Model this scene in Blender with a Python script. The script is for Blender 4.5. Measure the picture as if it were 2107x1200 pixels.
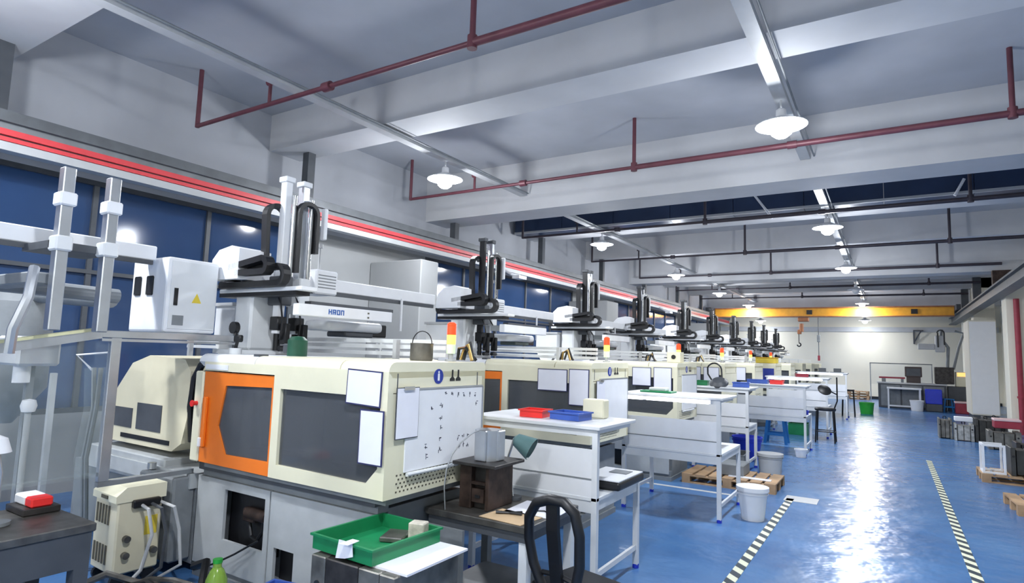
import bpy, bmesh, math, random
from mathutils import Vector, Matrix
random.seed(7)
S = bpy.context.scene
for o in list(bpy.data.objects): bpy.data.objects.remove(o)
COL = S.collection
# ------------------------------------------------------------------ camera
FPX, CX, CY, H = 1237.2, 1053.5, 600.0, 1.85
def _axes():
    vr = Vector((1830-CX, 749-CY)); vl = Vector((-930-CX, 664-CY))
    f = math.sqrt(-(vr.dot(vl)))
    y = Vector((vr.x, vr.y, f)).normalized(); x = -Vector((vl.x, vl.y, f)).normalized()
    z = x.cross(y)
    return f, x, y, z
FPX, AX, AY, AZ = _axes()
cd = bpy.data.cameras.new('camera'); cam = bpy.data.objects.new('camera', cd); COL.objects.link(cam)
right = Vector((AX[0], AY[0], AZ[0])); down = Vector((AX[1], AY[1], AZ[1])); fwd = Vector((AX[2], AY[2], AZ[2]))
m = Matrix((right, -down, -fwd)).transposed().to_4x4(); m.translation = (0, 0, H)
cam.matrix_world = m
cd.sensor_fit = 'HORIZONTAL'; cd.sensor_width = 36; cd.lens = FPX/2107*36; cd.clip_end = 200; cd.clip_start = .05
S.camera = cam
# ------------------------------------------------------------------ world, exposure
w = bpy.data.worlds.new('night'); S.world = w; w.use_nodes = True
w.node_tree.nodes['Background'].inputs[0].default_value = (.01, .02, .05, 1)
w.node_tree.nodes['Background'].inputs[1].default_value = .5
vs = S.view_settings
vs.view_transform = 'Standard'; vs.look = 'None'; vs.gamma = 1; vs.use_curve_mapping = False
vs.exposure = 0.36
LAMP_W = 95
BULB_W = 85
LAMP_COL = (.92, .955, 1)
# ------------------------------------------------------------------ materials
def lin(c):
    return tuple(((v/255)/12.92 if v/255 <= .04045 else ((v/255+.055)/1.055)**2.4) for v in c)
MATS = {}
def mat(name, rgb, rough=.5, metal=0, var=.06, scale=6, emit=0, bump=0, coat=0, spec=None):
    if name in MATS: return MATS[name]
    mt = bpy.data.materials.new(name); mt.use_nodes = True; nt = mt.node_tree; N = nt.nodes; L = nt.links
    b = N['Principled BSDF']; c = lin(rgb)
    b.inputs['Roughness'].default_value = rough; b.inputs['Metallic'].default_value = metal
    if coat: b.inputs['Coat Weight'].default_value = coat
    if spec is not None: b.inputs['Specular IOR Level'].default_value = spec
    if emit:
        b.inputs['Emission Color'].default_value = (*c, 1); b.inputs['Emission Strength'].default_value = emit
    tc = N.new('ShaderNodeTexCoord'); nz = N.new('ShaderNodeTexNoise'); nz.inputs['Scale'].default_value = scale; nz.inputs['Detail'].default_value = 4
    L.new(tc.outputs['Object'], nz.inputs['Vector'])
    rp = N.new('ShaderNodeValToRGB')
    rp.color_ramp.elements[0].position = .3; rp.color_ramp.elements[1].position = .7
    rp.color_ramp.elements[0].color = (*[v*(1-var*2) for v in c], 1); rp.color_ramp.elements[1].color = (*[min(1, v*(1+var)) for v in c], 1)
    L.new(nz.outputs['Fac'], rp.inputs['Fac']); L.new(rp.outputs['Color'], b.inputs['Base Color'])
    if bump:
        bp = N.new('ShaderNodeBump'); bp.inputs['Strength'].default_value = bump; bp.inputs['Distance'].default_value = .01
        L.new(nz.outputs['Fac'], bp.inputs['Height']); L.new(bp.outputs['Normal'], b.inputs['Normal'])
    MATS[name] = mt
    return mt
def glass(name, rgb, alpha, rough=.06):
    if name in MATS: return MATS[name]
    mt = bpy.data.materials.new(name); mt.use_nodes = True; nt = mt.node_tree; N = nt.nodes; L = nt.links
    b = N['Principled BSDF']; b.inputs['Base Color'].default_value = (*lin(rgb), 1); b.inputs['Roughness'].default_value = rough
    tr = N.new('ShaderNodeBsdfTransparent'); mx = N.new('ShaderNodeMixShader'); mx.inputs[0].default_value = alpha
    L.new(tr.outputs[0], mx.inputs[1]); L.new(b.outputs[0], mx.inputs[2]); L.new(mx.outputs[0], N['Material Output'].inputs[0])
    MATS[name] = mt
    return mt
M_cream = mat('cream_paint', (228, 224, 198), .45, var=.02)
M_cream2 = mat('aged_cream_paint', (218, 211, 184), .55, var=.03, scale=3)
M_orange = mat('orange_paint', (238, 122, 32), .4, var=.03)
M_grey = mat('grey_paint', (176, 180, 182), .5, var=.05)
M_grey2 = mat('mid_grey_paint', (128, 133, 137), .55, var=.08)
M_dgrey = mat('dark_grey_paint', (74, 78, 84), .5, var=.08)
M_black = mat('black_plastic', (22, 23, 27), .45)
M_blackm = mat('black_metal', (34, 35, 38), .4, .4)
M_white = mat('white_paint', (232, 234, 238), .45, var=.02)
M_wpow = mat('white_powder_coat', (220, 223, 226), .4, var=.02)
M_alu = mat('aluminium', (196, 200, 206), .32, .85, var=.05)
M_steel = mat('worn_steel', (120, 118, 114), .42, .8, var=.2, scale=9)
M_chrome = mat('chrome', (210, 212, 216), .12, 1, var=.02)
M_dsteel = mat('dark_steel', (66, 63, 62), .45, .6, var=.25, scale=10)
M_brown = mat('rusty_steel', (70, 56, 50), .55, .5, var=.3, scale=12)
M_mould = mat('mould_steel', (128, 126, 120), .42, .65, var=.25, scale=7)
M_wood = mat('pallet_wood', (178, 146, 112), .75, var=.2, scale=4)
M_paper = mat('paper', (232, 233, 242), .6, var=.02)
M_navy = mat('navy_frame', (44, 48, 96), .5)
M_red = mat('red_plastic', (226, 46, 44), .4)
M_dred = mat('dull_red_paint', (150, 44, 62), .5, var=.1)
M_blue = mat('blue_plastic', (58, 92, 178), .4)
M_dblue = mat('deep_blue_plastic', (34, 56, 196), .4)
M_lblue = mat('light_blue_plastic', (40, 132, 206), .4)
M_green = mat('green_plastic', (24, 126, 78), .4)
M_lgreen = mat('bright_green_plastic', (42, 160, 56), .4)
M_pipe = mat('maroon_pipe_paint', (104, 58, 68), .45, .1, var=.1)
M_dpipe = mat('dark_pipe_paint', (62, 56, 64), .45, .2, var=.1)
M_conc = mat('painted_concrete', (196, 197, 200), .7, var=.05, scale=1.2)
M_conc2 = mat('ceiling_concrete', (178, 181, 188), .75, var=.06, scale=.9)
M_wall = mat('white_wall_paint', (234, 229, 212), .7, var=.02, scale=.7)
M_walll = mat('grey_wall_paint', (150, 152, 153), .7, var=.05, scale=.8)
M_yellow = mat('crane_yellow', (226, 160, 44), .45, var=.06)
M_hook = mat('hoist_orange', (150, 96, 62), .5, var=.1)
M_craneg = mat('crane_grey', (104, 108, 112), .5, .2, var=.08)
M_redrail = mat('conductor_red', (222, 74, 80), .45, var=.04)
M_lgrey = mat('light_grey_trim', (186, 188, 190), .45, var=.03)
M_duct = mat('dark_blue_duct', (44, 62, 92), .3, .3, var=.1, scale=2)
M_glassw = mat('night_window_glass', (46, 70, 108), .09, 0, var=.1, scale=.8)
M_pane = glass('tinted_guard_glass', (84, 88, 94), .8, .1)
M_clear = glass('clear_acrylic', (190, 205, 205), .09, .05)
M_bluegreen = glass('green_bottle_plastic', (150, 190, 70), .7, .2)
M_lamp = mat('lamp_glow', (240, 246, 255), .4, emit=14, var=0)
M_tube = mat('tube_glow', (250, 248, 255), .4, emit=3, var=0)
M_sred = mat('signal_red', (255, 52, 22), .3, emit=2.2, var=0)
M_samb = mat('signal_amber', (255, 190, 70), .3, emit=3.0, var=0)
M_sgrn = mat('signal_green', (214, 236, 200), .3, emit=.3, var=0)
M_skin = mat('beige_cardboard', (204, 176, 140), .7, var=.08)
M_ink = mat('marker_ink', (62, 66, 84), .7)
M_sign = mat('sign_blue', (26, 52, 150), .4)
M_brand = mat('brand_blue', (44, 92, 168), .4)
M_yl = mat('warning_yellow', (232, 206, 70), .5)
M_vent = mat('vent_dark', (92, 88, 74), .7)
M_bag = mat('white_plastic_bag', (236, 238, 246), .35, var=.03)
M_scr = mat('amber_screen', (255, 190, 110), .4, emit=1.0, var=0)

def floor_mat():
    mt = bpy.data.materials.new('blue_epoxy_floor'); mt.use_nodes = True; nt = mt.node_tree; N = nt.nodes; L = nt.links
    b = N['Principled BSDF']; tc = N.new('ShaderNodeTexCoord')
    n1 = N.new('ShaderNodeTexNoise'); n1.inputs['Scale'].default_value = .7; n1.inputs['Detail'].default_value = 5
    L.new(tc.outputs['Object'], n1.inputs['Vector'])
    rp = N.new('ShaderNodeValToRGB'); rp.color_ramp.elements[0].position = .32; rp.color_ramp.elements[1].position = .72
    rp.color_ramp.elements[0].color = (*lin((60, 104, 158)), 1); rp.color_ramp.elements[1].color = (*lin((88, 132, 182)), 1)
    L.new(n1.outputs['Fac'], rp.inputs['Fac'])
    # worn, scuffed traffic strip along the aisle
    sx = N.new('ShaderNodeSeparateXYZ'); L.new(tc.outputs['Object'], sx.inputs[0])
    mp = N.new('ShaderNodeMapping'); mp.inputs['Scale'].default_value = (1.6, .5, 1); L.new(tc.outputs['Object'], mp.inputs['Vector'])
    n2 = N.new('ShaderNodeTexNoise'); n2.inputs['Scale'].default_value = 1.3; n2.inputs['Detail'].default_value = 6; L.new(mp.outputs[0], n2.inputs['Vector'])
    a = N.new('ShaderNodeMath'); a.operation = 'ADD'; a.inputs[1].default_value = .45; L.new(sx.outputs['X'], a.inputs[0])
    ab = N.new('ShaderNodeMath'); ab.operation = 'ABSOLUTE'; L.new(a.outputs[0], ab.inputs[0])
    mr = N.new('ShaderNodeMapRange'); mr.inputs[1].default_value = .15; mr.inputs[2].default_value = .75; mr.inputs[3].default_value = .22; mr.inputs[4].default_value = 0
    L.new(ab.outputs[0], mr.inputs[0])
    r2 = N.new('ShaderNodeValToRGB'); r2.color_ramp.elements[0].position = .5; r2.color_ramp.elements[1].position = .62
    L.new(n2.outputs['Fac'], r2.inputs['Fac'])
    mu = N.new('ShaderNodeMath'); mu.operation = 'MULTIPLY'; L.new(mr.outputs[0], mu.inputs[0]); L.new(r2.outputs['Color'], mu.inputs[1])
    mx = N.new('ShaderNodeMixRGB'); mx.inputs[2].default_value = (*lin((172, 176, 180)), 1)
    L.new(mu.outputs[0], mx.inputs[0]); L.new(rp.outputs['Color'], mx.inputs[1]); L.new(mx.outputs[0], b.inputs['Base Color'])
    n3 = N.new('ShaderNodeTexNoise'); n3.inputs['Scale'].default_value = 3.0; n3.inputs['Detail'].default_value = 3; L.new(tc.outputs['Object'], n3.inputs['Vector'])
    bp = N.new('ShaderNodeBump'); bp.inputs['Strength'].default_value = .5; bp.inputs['Distance'].default_value = .04
    L.new(n3.outputs['Fac'], bp.inputs['Height']); L.new(bp.outputs['Normal'], b.inputs['Normal'])
    b.inputs['Roughness'].default_value = .24; b.inputs['Specular IOR Level'].default_value = .6
    return mt
M_floor = floor_mat()
def tape_mat():
    mt = bpy.data.materials.new('hazard_tape'); mt.use_nodes = True; nt = mt.node_tree; N = nt.nodes; L = nt.links
    b = N['Principled BSDF']; tc = N.new('ShaderNodeTexCoord'); sx = N.new('ShaderNodeSeparateXYZ'); L.new(tc.outputs['Object'], sx.inputs[0])
    a = N.new('ShaderNodeMath'); a.operation = 'ADD'; L.new(sx.outputs['X'], a.inputs[0]); L.new(sx.outputs['Y'], a.inputs[1])
    mu = N.new('ShaderNodeMath'); mu.operation = 'MULTIPLY'; mu.inputs[1].default_value = 4.4; L.new(a.outputs[0], mu.inputs[0])
    fr = N.new('ShaderNodeMath'); fr.operation = 'FRACT'; L.new(mu.outputs[0], fr.inputs[0])
    gt = N.new('ShaderNodeMath'); gt.operation = 'GREATER_THAN'; gt.inputs[1].default_value = .5; L.new(fr.outputs[0], gt.inputs[0])
    mx = N.new('ShaderNodeMixRGB'); mx.inputs[1].default_value = (*lin((34, 52, 62)), 1); mx.inputs[2].default_value = (*lin((228, 230, 204)), 1)
    L.new(gt.outputs[0], mx.inputs[0]); L.new(mx.outputs[0], b.inputs['Base Color']); b.inputs['Roughness'].default_value = .45
    return mt
M_tape = tape_mat()
# ------------------------------------------------------------------ mesh helpers
class MB:
    def __init__(s): s.bm = bmesh.new()
    def box(s, x0, x1, y0, y1, z0, z1, bev=0, seg=1):
        r = bmesh.ops.create_cube(s.bm, size=1)
        for v in r['verts']:
            v.co = Vector((x0+(v.co.x+.5)*(x1-x0), y0+(v.co.y+.5)*(y1-y0), z0+(v.co.z+.5)*(z1-z0)))
        if bev:
            ed = list({e for v in r['verts'] for e in v.link_edges})
            bmesh.ops.bevel(s.bm, geom=ed, offset=bev, segments=seg, profile=.5, affect='EDGES')
        return s
    def cyl(s, p, q, r, n=12, r2=None, cap=True):
        p, q = Vector(p), Vector(q); d = q-p
        g = bmesh.ops.create_cone(s.bm, cap_ends=cap, segments=n, radius1=r, radius2=r if r2 is None else r2, depth=d.length)
        R = d.to_track_quat('Z', 'Y').to_matrix().to_4x4(); R.translation = (p+q)/2
        bmesh.ops.transform(s.bm, matrix=R, verts=g['verts'])
        return s
    def tube(s, pts, r, n=8):
        pts = [Vector(p) for p in pts]; rings = []
        up = Vector((0, 0, 1)); prev = None
        for i, p in enumerate(pts):
            t = (pts[min(i+1, len(pts)-1)]-pts[max(i-1, 0)]).normalized()
            if prev is None:
                a = t.cross(up)
                if a.length < .1: a = t.cross(Vector((1, 0, 0)))
            else: a = prev-t*prev.dot(t)
            a.normalize(); prev = a; b = t.cross(a)
            rings.append([s.bm.verts.new(p+a*math.cos(k*2*math.pi/n)*r+b*math.sin(k*2*math.pi/n)*r) for k in range(n)])
        for i in range(len(rings)-1):
            for k in range(n): s.bm.faces.new((rings[i][k], rings[i][(k+1) % n], rings[i+1][(k+1) % n], rings[i+1][k]))
        s.bm.faces.new(rings[0][::-1]); s.bm.faces.new(rings[-1])
        return s
    def ribbon(s, pts, wdir, wid, th):   # flat belt along pts, width along wdir
        pts = [Vector(p) for p in pts]; wd = Vector(wdir).normalized()*wid/2; rings = []
        for i, p in enumerate(pts):
            t = (pts[min(i+1, len(pts)-1)]-pts[max(i-1, 0)]).normalized(); n = t.cross(wd).normalized()*th/2
            rings.append([s.bm.verts.new(p+a) for a in (wd+n, wd-n, -wd-n, -wd+n)])
        for i in range(len(rings)-1):
            for k in range(4): s.bm.faces.new((rings[i][k], rings[i][(k+1) % 4], rings[i+1][(k+1) % 4], rings[i+1][k]))
        s.bm.faces.new(rings[0][::-1]); s.bm.faces.new(rings[-1])
        return s
    def prism(s, poly, axis, a, b):
        def P(u, v, t): return {'x': (t, u, v), 'y': (u, t, v), 'z': (u, v, t)}[axis]
        A = [s.bm.verts.new(P(u, v, a)) for u, v in poly]; B = [s.bm.verts.new(P(u, v, b)) for u, v in poly]
        n = len(poly)
        s.bm.faces.new(A); s.bm.faces.new(B[::-1])
        for k in range(n): s.bm.faces.new((A[k], B[k], B[(k+1) % n], A[(k+1) % n]))
        return s
    def lathe(s, prof, c=(0, 0, 0), n=20):
        c = Vector(c); rings = []
        for r, z in prof:
            rings.append([s.bm.verts.new(c+Vector((max(r, 1e-4)*math.cos(k*2*math.pi/n), max(r, 1e-4)*math.sin(k*2*math.pi/n), z))) for k in range(n)])
        for i in range(len(rings)-1):
            for k in range(n): s.bm.faces.new((rings[i][k], rings[i][(k+1) % n], rings[i+1][(k+1) % n], rings[i+1][k]))
        return s
    def frame(s, x0, x1, z0, z1, wx0, wx1, wz0, wz1, y0, y1):   # plate in xz with a rectangular hole
        s.box(x0, x1, y0, y1, z0, wz0); s.box(x0, x1, y0, y1, wz1, z1)
        s.box(x0, wx0, y0, y1, wz0, wz1); s.box(wx1, x1, y0, y1, wz0, wz1)
        return s
    def holed(s, outer, inner, y0, y1):   # plate in xz; outer, inner polygons with the same vertex count
        n = len(outer); V = []
        for y in (y0, y1): V.append(([s.bm.verts.new((u, y, v)) for u, v in outer], [s.bm.verts.new((u, y, v)) for u, v in inner]))
        for k in range(n):
            j = (k+1) % n
            for (o, i) in V: s.bm.faces.new((o[k], o[j], i[j], i[k]))
            s.bm.faces.new((V[0][0][k], V[0][0][j], V[1][0][j], V[1][0][k])); s.bm.faces.new((V[0][1][k], V[0][1][j], V[1][1][j], V[1][1][k]))
        return s
    def build(s, name, material, parent=None, smooth=False, loc=None, rz=0):
        bmesh.ops.recalc_face_normals(s.bm, faces=s.bm.faces)
        me = bpy.data.meshes.new(name); s.bm.to_mesh(me); s.bm.free(); me.materials.append(material)
        if smooth:
            for p in me.polygons: p.use_smooth = True
            try: me.set_sharp_from_angle(angle=math.radians(38))
            except Exception: pass
        o = bpy.data.objects.new(name, me); COL.objects.link(o)
        if parent: o.parent = parent
        if loc: o.location = loc
        o.rotation_euler.z = rz
        return o
def tag(o, label, cat=None, group=None, kind=None):
    if label: o['label'] = label
    if cat: o['category'] = cat
    if group: o['group'] = group
    if kind: o['kind'] = kind
    return o
def empty(name, loc=(0, 0, 0), rz=0):
    o = bpy.data.objects.new(name, None); COL.objects.link(o); o.location = loc; o.rotation_euler.z = rz; o.empty_display_size = .1
    return o
def kids(o): return [c for c in bpy.data.objects if c.parent == o]
def copy_tree(o, parent=None, skip=()):
    c = o.copy(); COL.objects.link(c); c.parent = parent
    for ch in kids(o):
        if ch.name.split('.')[0] not in skip: copy_tree(ch, c, skip)
    return c
def arc(c, r, a0, a1, n, plane='xz'):
    out = []
    for k in range(n+1):
        a = math.radians(a0+(a1-a0)*k/n); u, v = r*math.cos(a), r*math.sin(a)
        out.append((c[0]+u, c[1], c[2]+v) if plane == 'xz' else (c[0], c[1]+u, c[2]+v) if plane == 'yz' else (c[0]+u, c[1]+v, c[2]))
    return out
ORD = ['nearest', 'second', 'third', 'fourth', 'fifth', 'sixth', 'seventh', 'eighth', 'ninth', 'tenth', 'eleventh']
# ================================================================== THE SETTING
XL, XR, YB, YF, ZS = -8.5, 4.6, 37.0, -5.0, 5.6
def struct(mb, name, mt, label, parent=None): return tag(mb.build(name, mt, parent), label, kind='structure')
struct(MB().box(XL-.3, XR+.3, YF-.3, YB+.3, -.2, 0), 'floor', M_floor, 'glossy blue epoxy factory floor')
struct(MB().box(XL-.3, XR+.3, YF-.3, YB+.3, ZS, ZS+.2), 'ceiling', M_conc2, 'grey concrete ceiling slab above the beams')
struct(MB().box(XL-.3, XR+.3, YB, YB+.3, 0, ZS), 'wall_back', M_wall, 'white wall closing the far end of the hall')
struct(MB().box(XL-.3, XR+.3, YF-.3, YF, 0, ZS), 'wall_front', M_wall, 'white wall behind the viewer')
struct(MB().box(XR, XR+.3, YF, YB, 0, ZS), 'wall_right', M_wall, 'white wall behind the right column')
# left wall with window openings
wins = [(-2.5, 6.55), (9.95, 17.2), (20.6, 28.2), (30.6, 36.4)]
wb = MB(); wb.box(XL-.3, XL, YF, YB, 0, .95)
struct(MB().box(XL-.3, XL, YF, YB, 3.86, ZS), 'edge_beam', M_conc2, 'pale concrete edge beam above the left windows')
e = YF
for a, b in wins: wb.box(XL-.3, XL, e, a, .95, 3.86); e = b
wb.box(XL-.3, XL, e, YB, .95, 3.86)
struct(wb, 'wall_left', M_walll, 'grey window wall behind the machines')
for i, (a, b) in enumerate(wins):
    wn = empty('window_%d' % (i+1), (XL, a, .95)); tag(wn, 'dark night window in the left wall, %s from the viewer' % ORD[i], kind='structure')
    L_ = b-a; n = max(3, round(L_/1.55)); fr = MB()
    fr.box(-.1, 0, 0, L_, 0, .06).box(-.1, 0, 0, L_, 2.85, 2.91).box(-.1, 0, 0, L_, 1.72, 1.77)
    for k in range(n+1):
        y = L_*k/n; fr.box(-.1, -.01, max(0, y-.03), min(L_, y+.03), .06, 2.85)
    fr.build('window_frame', M_dgrey, wn)
    for k in range(n):
        for z0, z1 in ((.06, 1.72), (1.77, 2.85)):
            MB().box(-.07, -.05, L_*k/n+.03, L_*(k+1)/n-.03, z0, z1).build('pane', M_glassw, wn)
# beams: shallow ones every 4.05 m, every third a deep girder
for i in range(-1, 9):
    y = 2.2+4.05*i
    if i % 3 == 2: bb = MB().box(XL, XR, y-.4, y+.35, 4.62, ZS); nm = 'deep concrete girder crossing the ceiling'
    else: bb = MB().box(XL, XR, y-.3, y+.3, 5.0, ZS); nm = 'shallow concrete beam crossing the ceiling'
    struct(bb, 'ceiling_beam', M_conc, nm)
# box-shaped wall piers
for i, y in enumerate((8.33, 16.9, 28.9)):
    struct(MB().box(XL, -7.2, y, y+.5+.4*(i > 0), 0, 3.5, .02), 'wall_pier', M_walll, 'grey box pier against the window wall')
# right column with red pipe
struct(MB().box(2.87, 3.62, 22.1, 22.8, 0, ZS, .02), 'column', M_wall, 'white square column on the right')
for y in (30.6, 34.6): struct(MB().box(2.9, 3.6, y-.35, y+.35, 0, ZS, .02), 'column', M_wall, 'white square column further back on the right')
struct(MB().box(-8.45, 4.5, 36.9, 37, 3.5, 3.75), 'trim_1', M_lgrey, 'grey ledge across the far wall')
struct(MB().box(-1.2, 4.5, 36.97, 37, 0, .14), 'baseboard_back', M_black, 'black skirting along the far wall')
# ------------------------------------------------------------------ floor tapes
tag(MB().box(-.045, .045, -2, 5.1, 0, .004).build('floor_tape', M_tape, loc=(-1.18, 4, 0)), 'black and cream striped tape on the floor left of the aisle', 'tape', 'hazard tape lines')
tag(MB().box(-.045, .045, -2, 10.5, 0, .004).build('floor_tape', M_tape, loc=(.6, 4, 0)), 'black and cream striped tape on the floor right of the aisle', 'tape', 'hazard tape lines')
tag(MB().box(-1.25, -.85, 8.95, 9.3, 0, .004).build('floor_patch', M_lgrey), 'pale painted patch on the floor beside the pallet', 'floor mark')
tag(MB().box(-4.6, -1.75, 8.75, 8.83, 0, .004).build('floor_line', M_lgrey), 'pale grey line on the floor under the lit bench', 'floor mark')
# ------------------------------------------------------------------ pipes under the ceiling
pl = ['nearest maroon sprinkler pipe, thicker on the right', 'second maroon sprinkler pipe crossing below the right lamp', 'third sprinkler pipe along the dark blue duct',
      'fourth sprinkler pipe behind the second pair of lamps', 'fifth sprinkler pipe at the bright far girder', 'sixth thin sprinkler pipe near the crane', 'farthest thin sprinkler pipe in front of the crane']
for i, y in enumerate((4.43, 8.78, 13.1, 17.4, 21.75, 26.4, 30.4)):
    r = empty('sprinkler_pipe', (-7.95, y, 4.8)); tag(r, pl[i], 'pipe', 'sprinkler pipes under the ceiling')
    mt = M_pipe if i < 2 else M_dpipe
    MB().cyl((0, 0, 0), (4.63, 0, 0), .028).build('thin_pipe', mt, r, True)
    MB().cyl((4.63, 0, 0), (10.75, 0, 0), .042).build('thick_pipe', mt, r, True)
    MB().cyl((0, 0, -.02), (0, 0, ZS-4.8), .03).build('riser', mt, r, True)
    for x in (4.63, 9.25): MB().cyl((x, 0, 0), (x, 0, ZS-4.8), .03).cyl((x, 0, -.06), (x, 0, .07), .05).build('hanger', mt, r, True)
    MB().cyl((1.55, 0, 0), (1.55, 0, .28), .022).cyl((1.5, 0, .28), (1.6, 0, .28), .035).build('sprinkler_head', mt, r, True)
    for x in (2.6, 6.9): MB().cyl((x-.06, 0, 0), (x+.06, 0, 0), .055).build('coupling', mt, r, True)
# duct
du = empty('air_duct', (-8.4, 13.6, 4.93)); tag(du, 'dark blue rectangular duct hung behind the first deep girder', 'duct')
for k in range(9): MB().box(k*1.4, k*1.4+1.39, -.15, .25, .05, .45).build('duct_section', M_duct, du)
MB().box(0, 12.6, -.19, -.15, .05, .1).build('edge_strip', M_lgrey, du)
for k, (x0, z0, x1, z1) in enumerate(((-2.35, 5.35, -2.0, 4.82), (1.25, 5.25, 1.1, 4.95))):
    tag(MB().tube([(x0, 13.385, z0), (x1, 13.385, z1)], .025).build('light_strut', M_white), ['white diagonal rod in front of the duct near the aisle lamp', 'short white diagonal rod at the right end of the duct'][k], 'rod', 'white rods by the duct')
# cable trunking that carries the lamps
for x, t in ((-6.0, 'left'), (-1.0, 'right')):
    ct = empty('cable_trunking', (x, 0, 4.9)); tag(ct, 'white cable trunking under the beams above the %s row of lamps' % t, 'trunking', 'cable trunking')
    for a, b in ((-4.95, -2.3), (-1.45, 9.85), (10.7, 22.0), (22.85, 34.15)): MB().box(-.07, .07, a, b, 0, .07).build('channel', M_lgrey, ct); MB().cyl((.12, a, .04), (.12, b, .04), .012).build('conduit', M_grey2, ct)
# ------------------------------------------------------------------ lamps
def make_lamp(loc, label, on=True, power=1.0):
    r = empty('pendant_lamp', loc); tag(r, label, 'lamp', 'pendant lamps in two rows')
    MB().cyl((0, 0, .16), (0, 0, 4.9-loc[2] if loc[2] > 4.2 else ZS-loc[2]), .012, 8).build('stem', M_lgrey, r)
    MB().lathe([(.03, .2), (.055, .18), (.06, .1), (.12, .07), (.28, .0), (.285, -.012), (.275, -.012), (.11, .045), (.05, .06)], n=24).build('shade', M_white, r, True)
    MB().lathe([(.0, .05), (.05, .05), (.1, .01), (.125, -.05), (.11, -.11), (.06, -.15), (0, -.16)], n=20).build('bulb', M_lamp if on else M_white, r, True)
    if on:
        MB().lathe([(.0, -.004), (.265, -.004), (.265, -.01), (0, -.01)], n=24).build('diffuser', M_lamp, r, True)
        ld = bpy.data.lights.new('lamp_light', 'AREA'); ld.shape = 'DISK'; ld.size = .22; ld.energy = LAMP_W*power; ld.color = LAMP_COL
        lo = bpy.data.objects.new('lamp_light', ld); COL.objects.link(lo); lo.parent = r; lo.location = (0, 0, -.165)
        ld = bpy.data.lights.new('bulb_light', 'POINT'); ld.energy = BULB_W*power; ld.color = LAMP_COL; ld.shadow_soft_size = .12
        lo = bpy.data.objects.new('bulb_light', ld); COL.objects.link(lo); lo.parent = r; lo.location = (0, 0, -.3)
    return r
for i, y in enumerate((-4.9, 1.2, 7.42, 13.7, 19.9, 26.0, 32.2)):
    for x, sd in ((-6.0, 'left'), (-1.0, 'right')):
        if i == 0: y = -4
        off = (i == 5 and x == -1)
        pos = ['last of the row behind the viewer', 'overhead beside the viewer', 'nearest in view', 'second in view', 'third in view', 'fourth in view', 'fifth in view'][i]
        make_lamp((x, y, 4.6), ('unlit pendant lamp in the right row, fourth in view' if off else 'lit white pendant lamp in the %s row, %s' % (sd, pos)), not off)
for x, sd in ((-6.0, 'left'), (-1.0, 'right')): make_lamp((x, 35.6, 4.02), 'lit white pendant lamp in the %s row, farthest and lowest below the crane' % sd, True, .4)
# ------------------------------------------------------------------ crane runway left
rw = empty('crane_runway', (-8, 0, 3.83)); tag(rw, 'grey crane runway with red conductor rail along the window wall', 'crane rail')
MB().box(-.12, .12, YF+.1, 36.8, .3, .42).build('rail_beam', M_craneg, rw)
MB().box(-.1, .06, YF+.1, 36.8, .22, .3).build('web_strip', M_grey2, rw)
MB().box(.0, .07, YF+.1, 36.8, .1, .145).build('conductor_rail', M_redrail, rw)
MB().box(.0, .075, YF+.1, 36.8, .165, .23).build('conductor_rail', M_redrail, rw)
MB().box(-.03, .03, YF+.1, 36.8, .1, .23).build('rail_backing', M_craneg, rw)
MB().box(-.08, .08, YF+.1, 36.8, .0, .09).build('lower_trim', M_lgrey, rw)
for y in (2.3, 6.35, 10.3, 14.2, 18.3, 22.4, 26.75, 30.75): MB().box(-.07, .07, y-.07, y+.07, .42, 1.17 if y not in (10.3, 22.4) else .79).build('drop_post', M_dgrey, rw)
for y in (12.2, 24): MB().tube([(.08, y, .02), (.3, y, -.1), (.42, y+.2, -.12)], .03).box(.3, .5, y+.05, y+.4, -.2, -.12).build('bracket', M_white, rw)
# runway right
rr = empty('crane_runway', (2.7, 0, 3.85)); tag(rr, 'grey steel crane runway beam along the right columns', 'crane rail')
MB().box(-.13, .13, 8, 36.8, .3, .35).build('top_flange', M_craneg, rr)
MB().box(-.03, .03, 8, 36.8, .04, .3).build('web', M_craneg, rr)
MB().box(-.15, .15, 8, 36.8, 0, .04).build('bottom_flange', M_craneg, rr)
for y in (14.35, 26.72, 30.75, 34.6): MB().box(-.12, .12, y-.12, y+.12, .36, .765 if y > 33 else 1.145).build('drop_post', M_dgrey, rr)
MB().box(.14, .6, 21.8, 22.06, .4, .765).box(-.12, .14, 21.8, 22.06, .36, .765).build('drop_post', M_brown, rr)
tag(MB().cyl((3.1, 21.98, 0), (3.1, 21.98, 3.8), .07, 16).cyl((3.1, 21.98, 1.0), (3.1, 21.98, 1.06), .09, 16).build('fire_pipe', M_dred, None, True), 'thick red vertical pipe in front of the white column', 'pipe')
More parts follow.
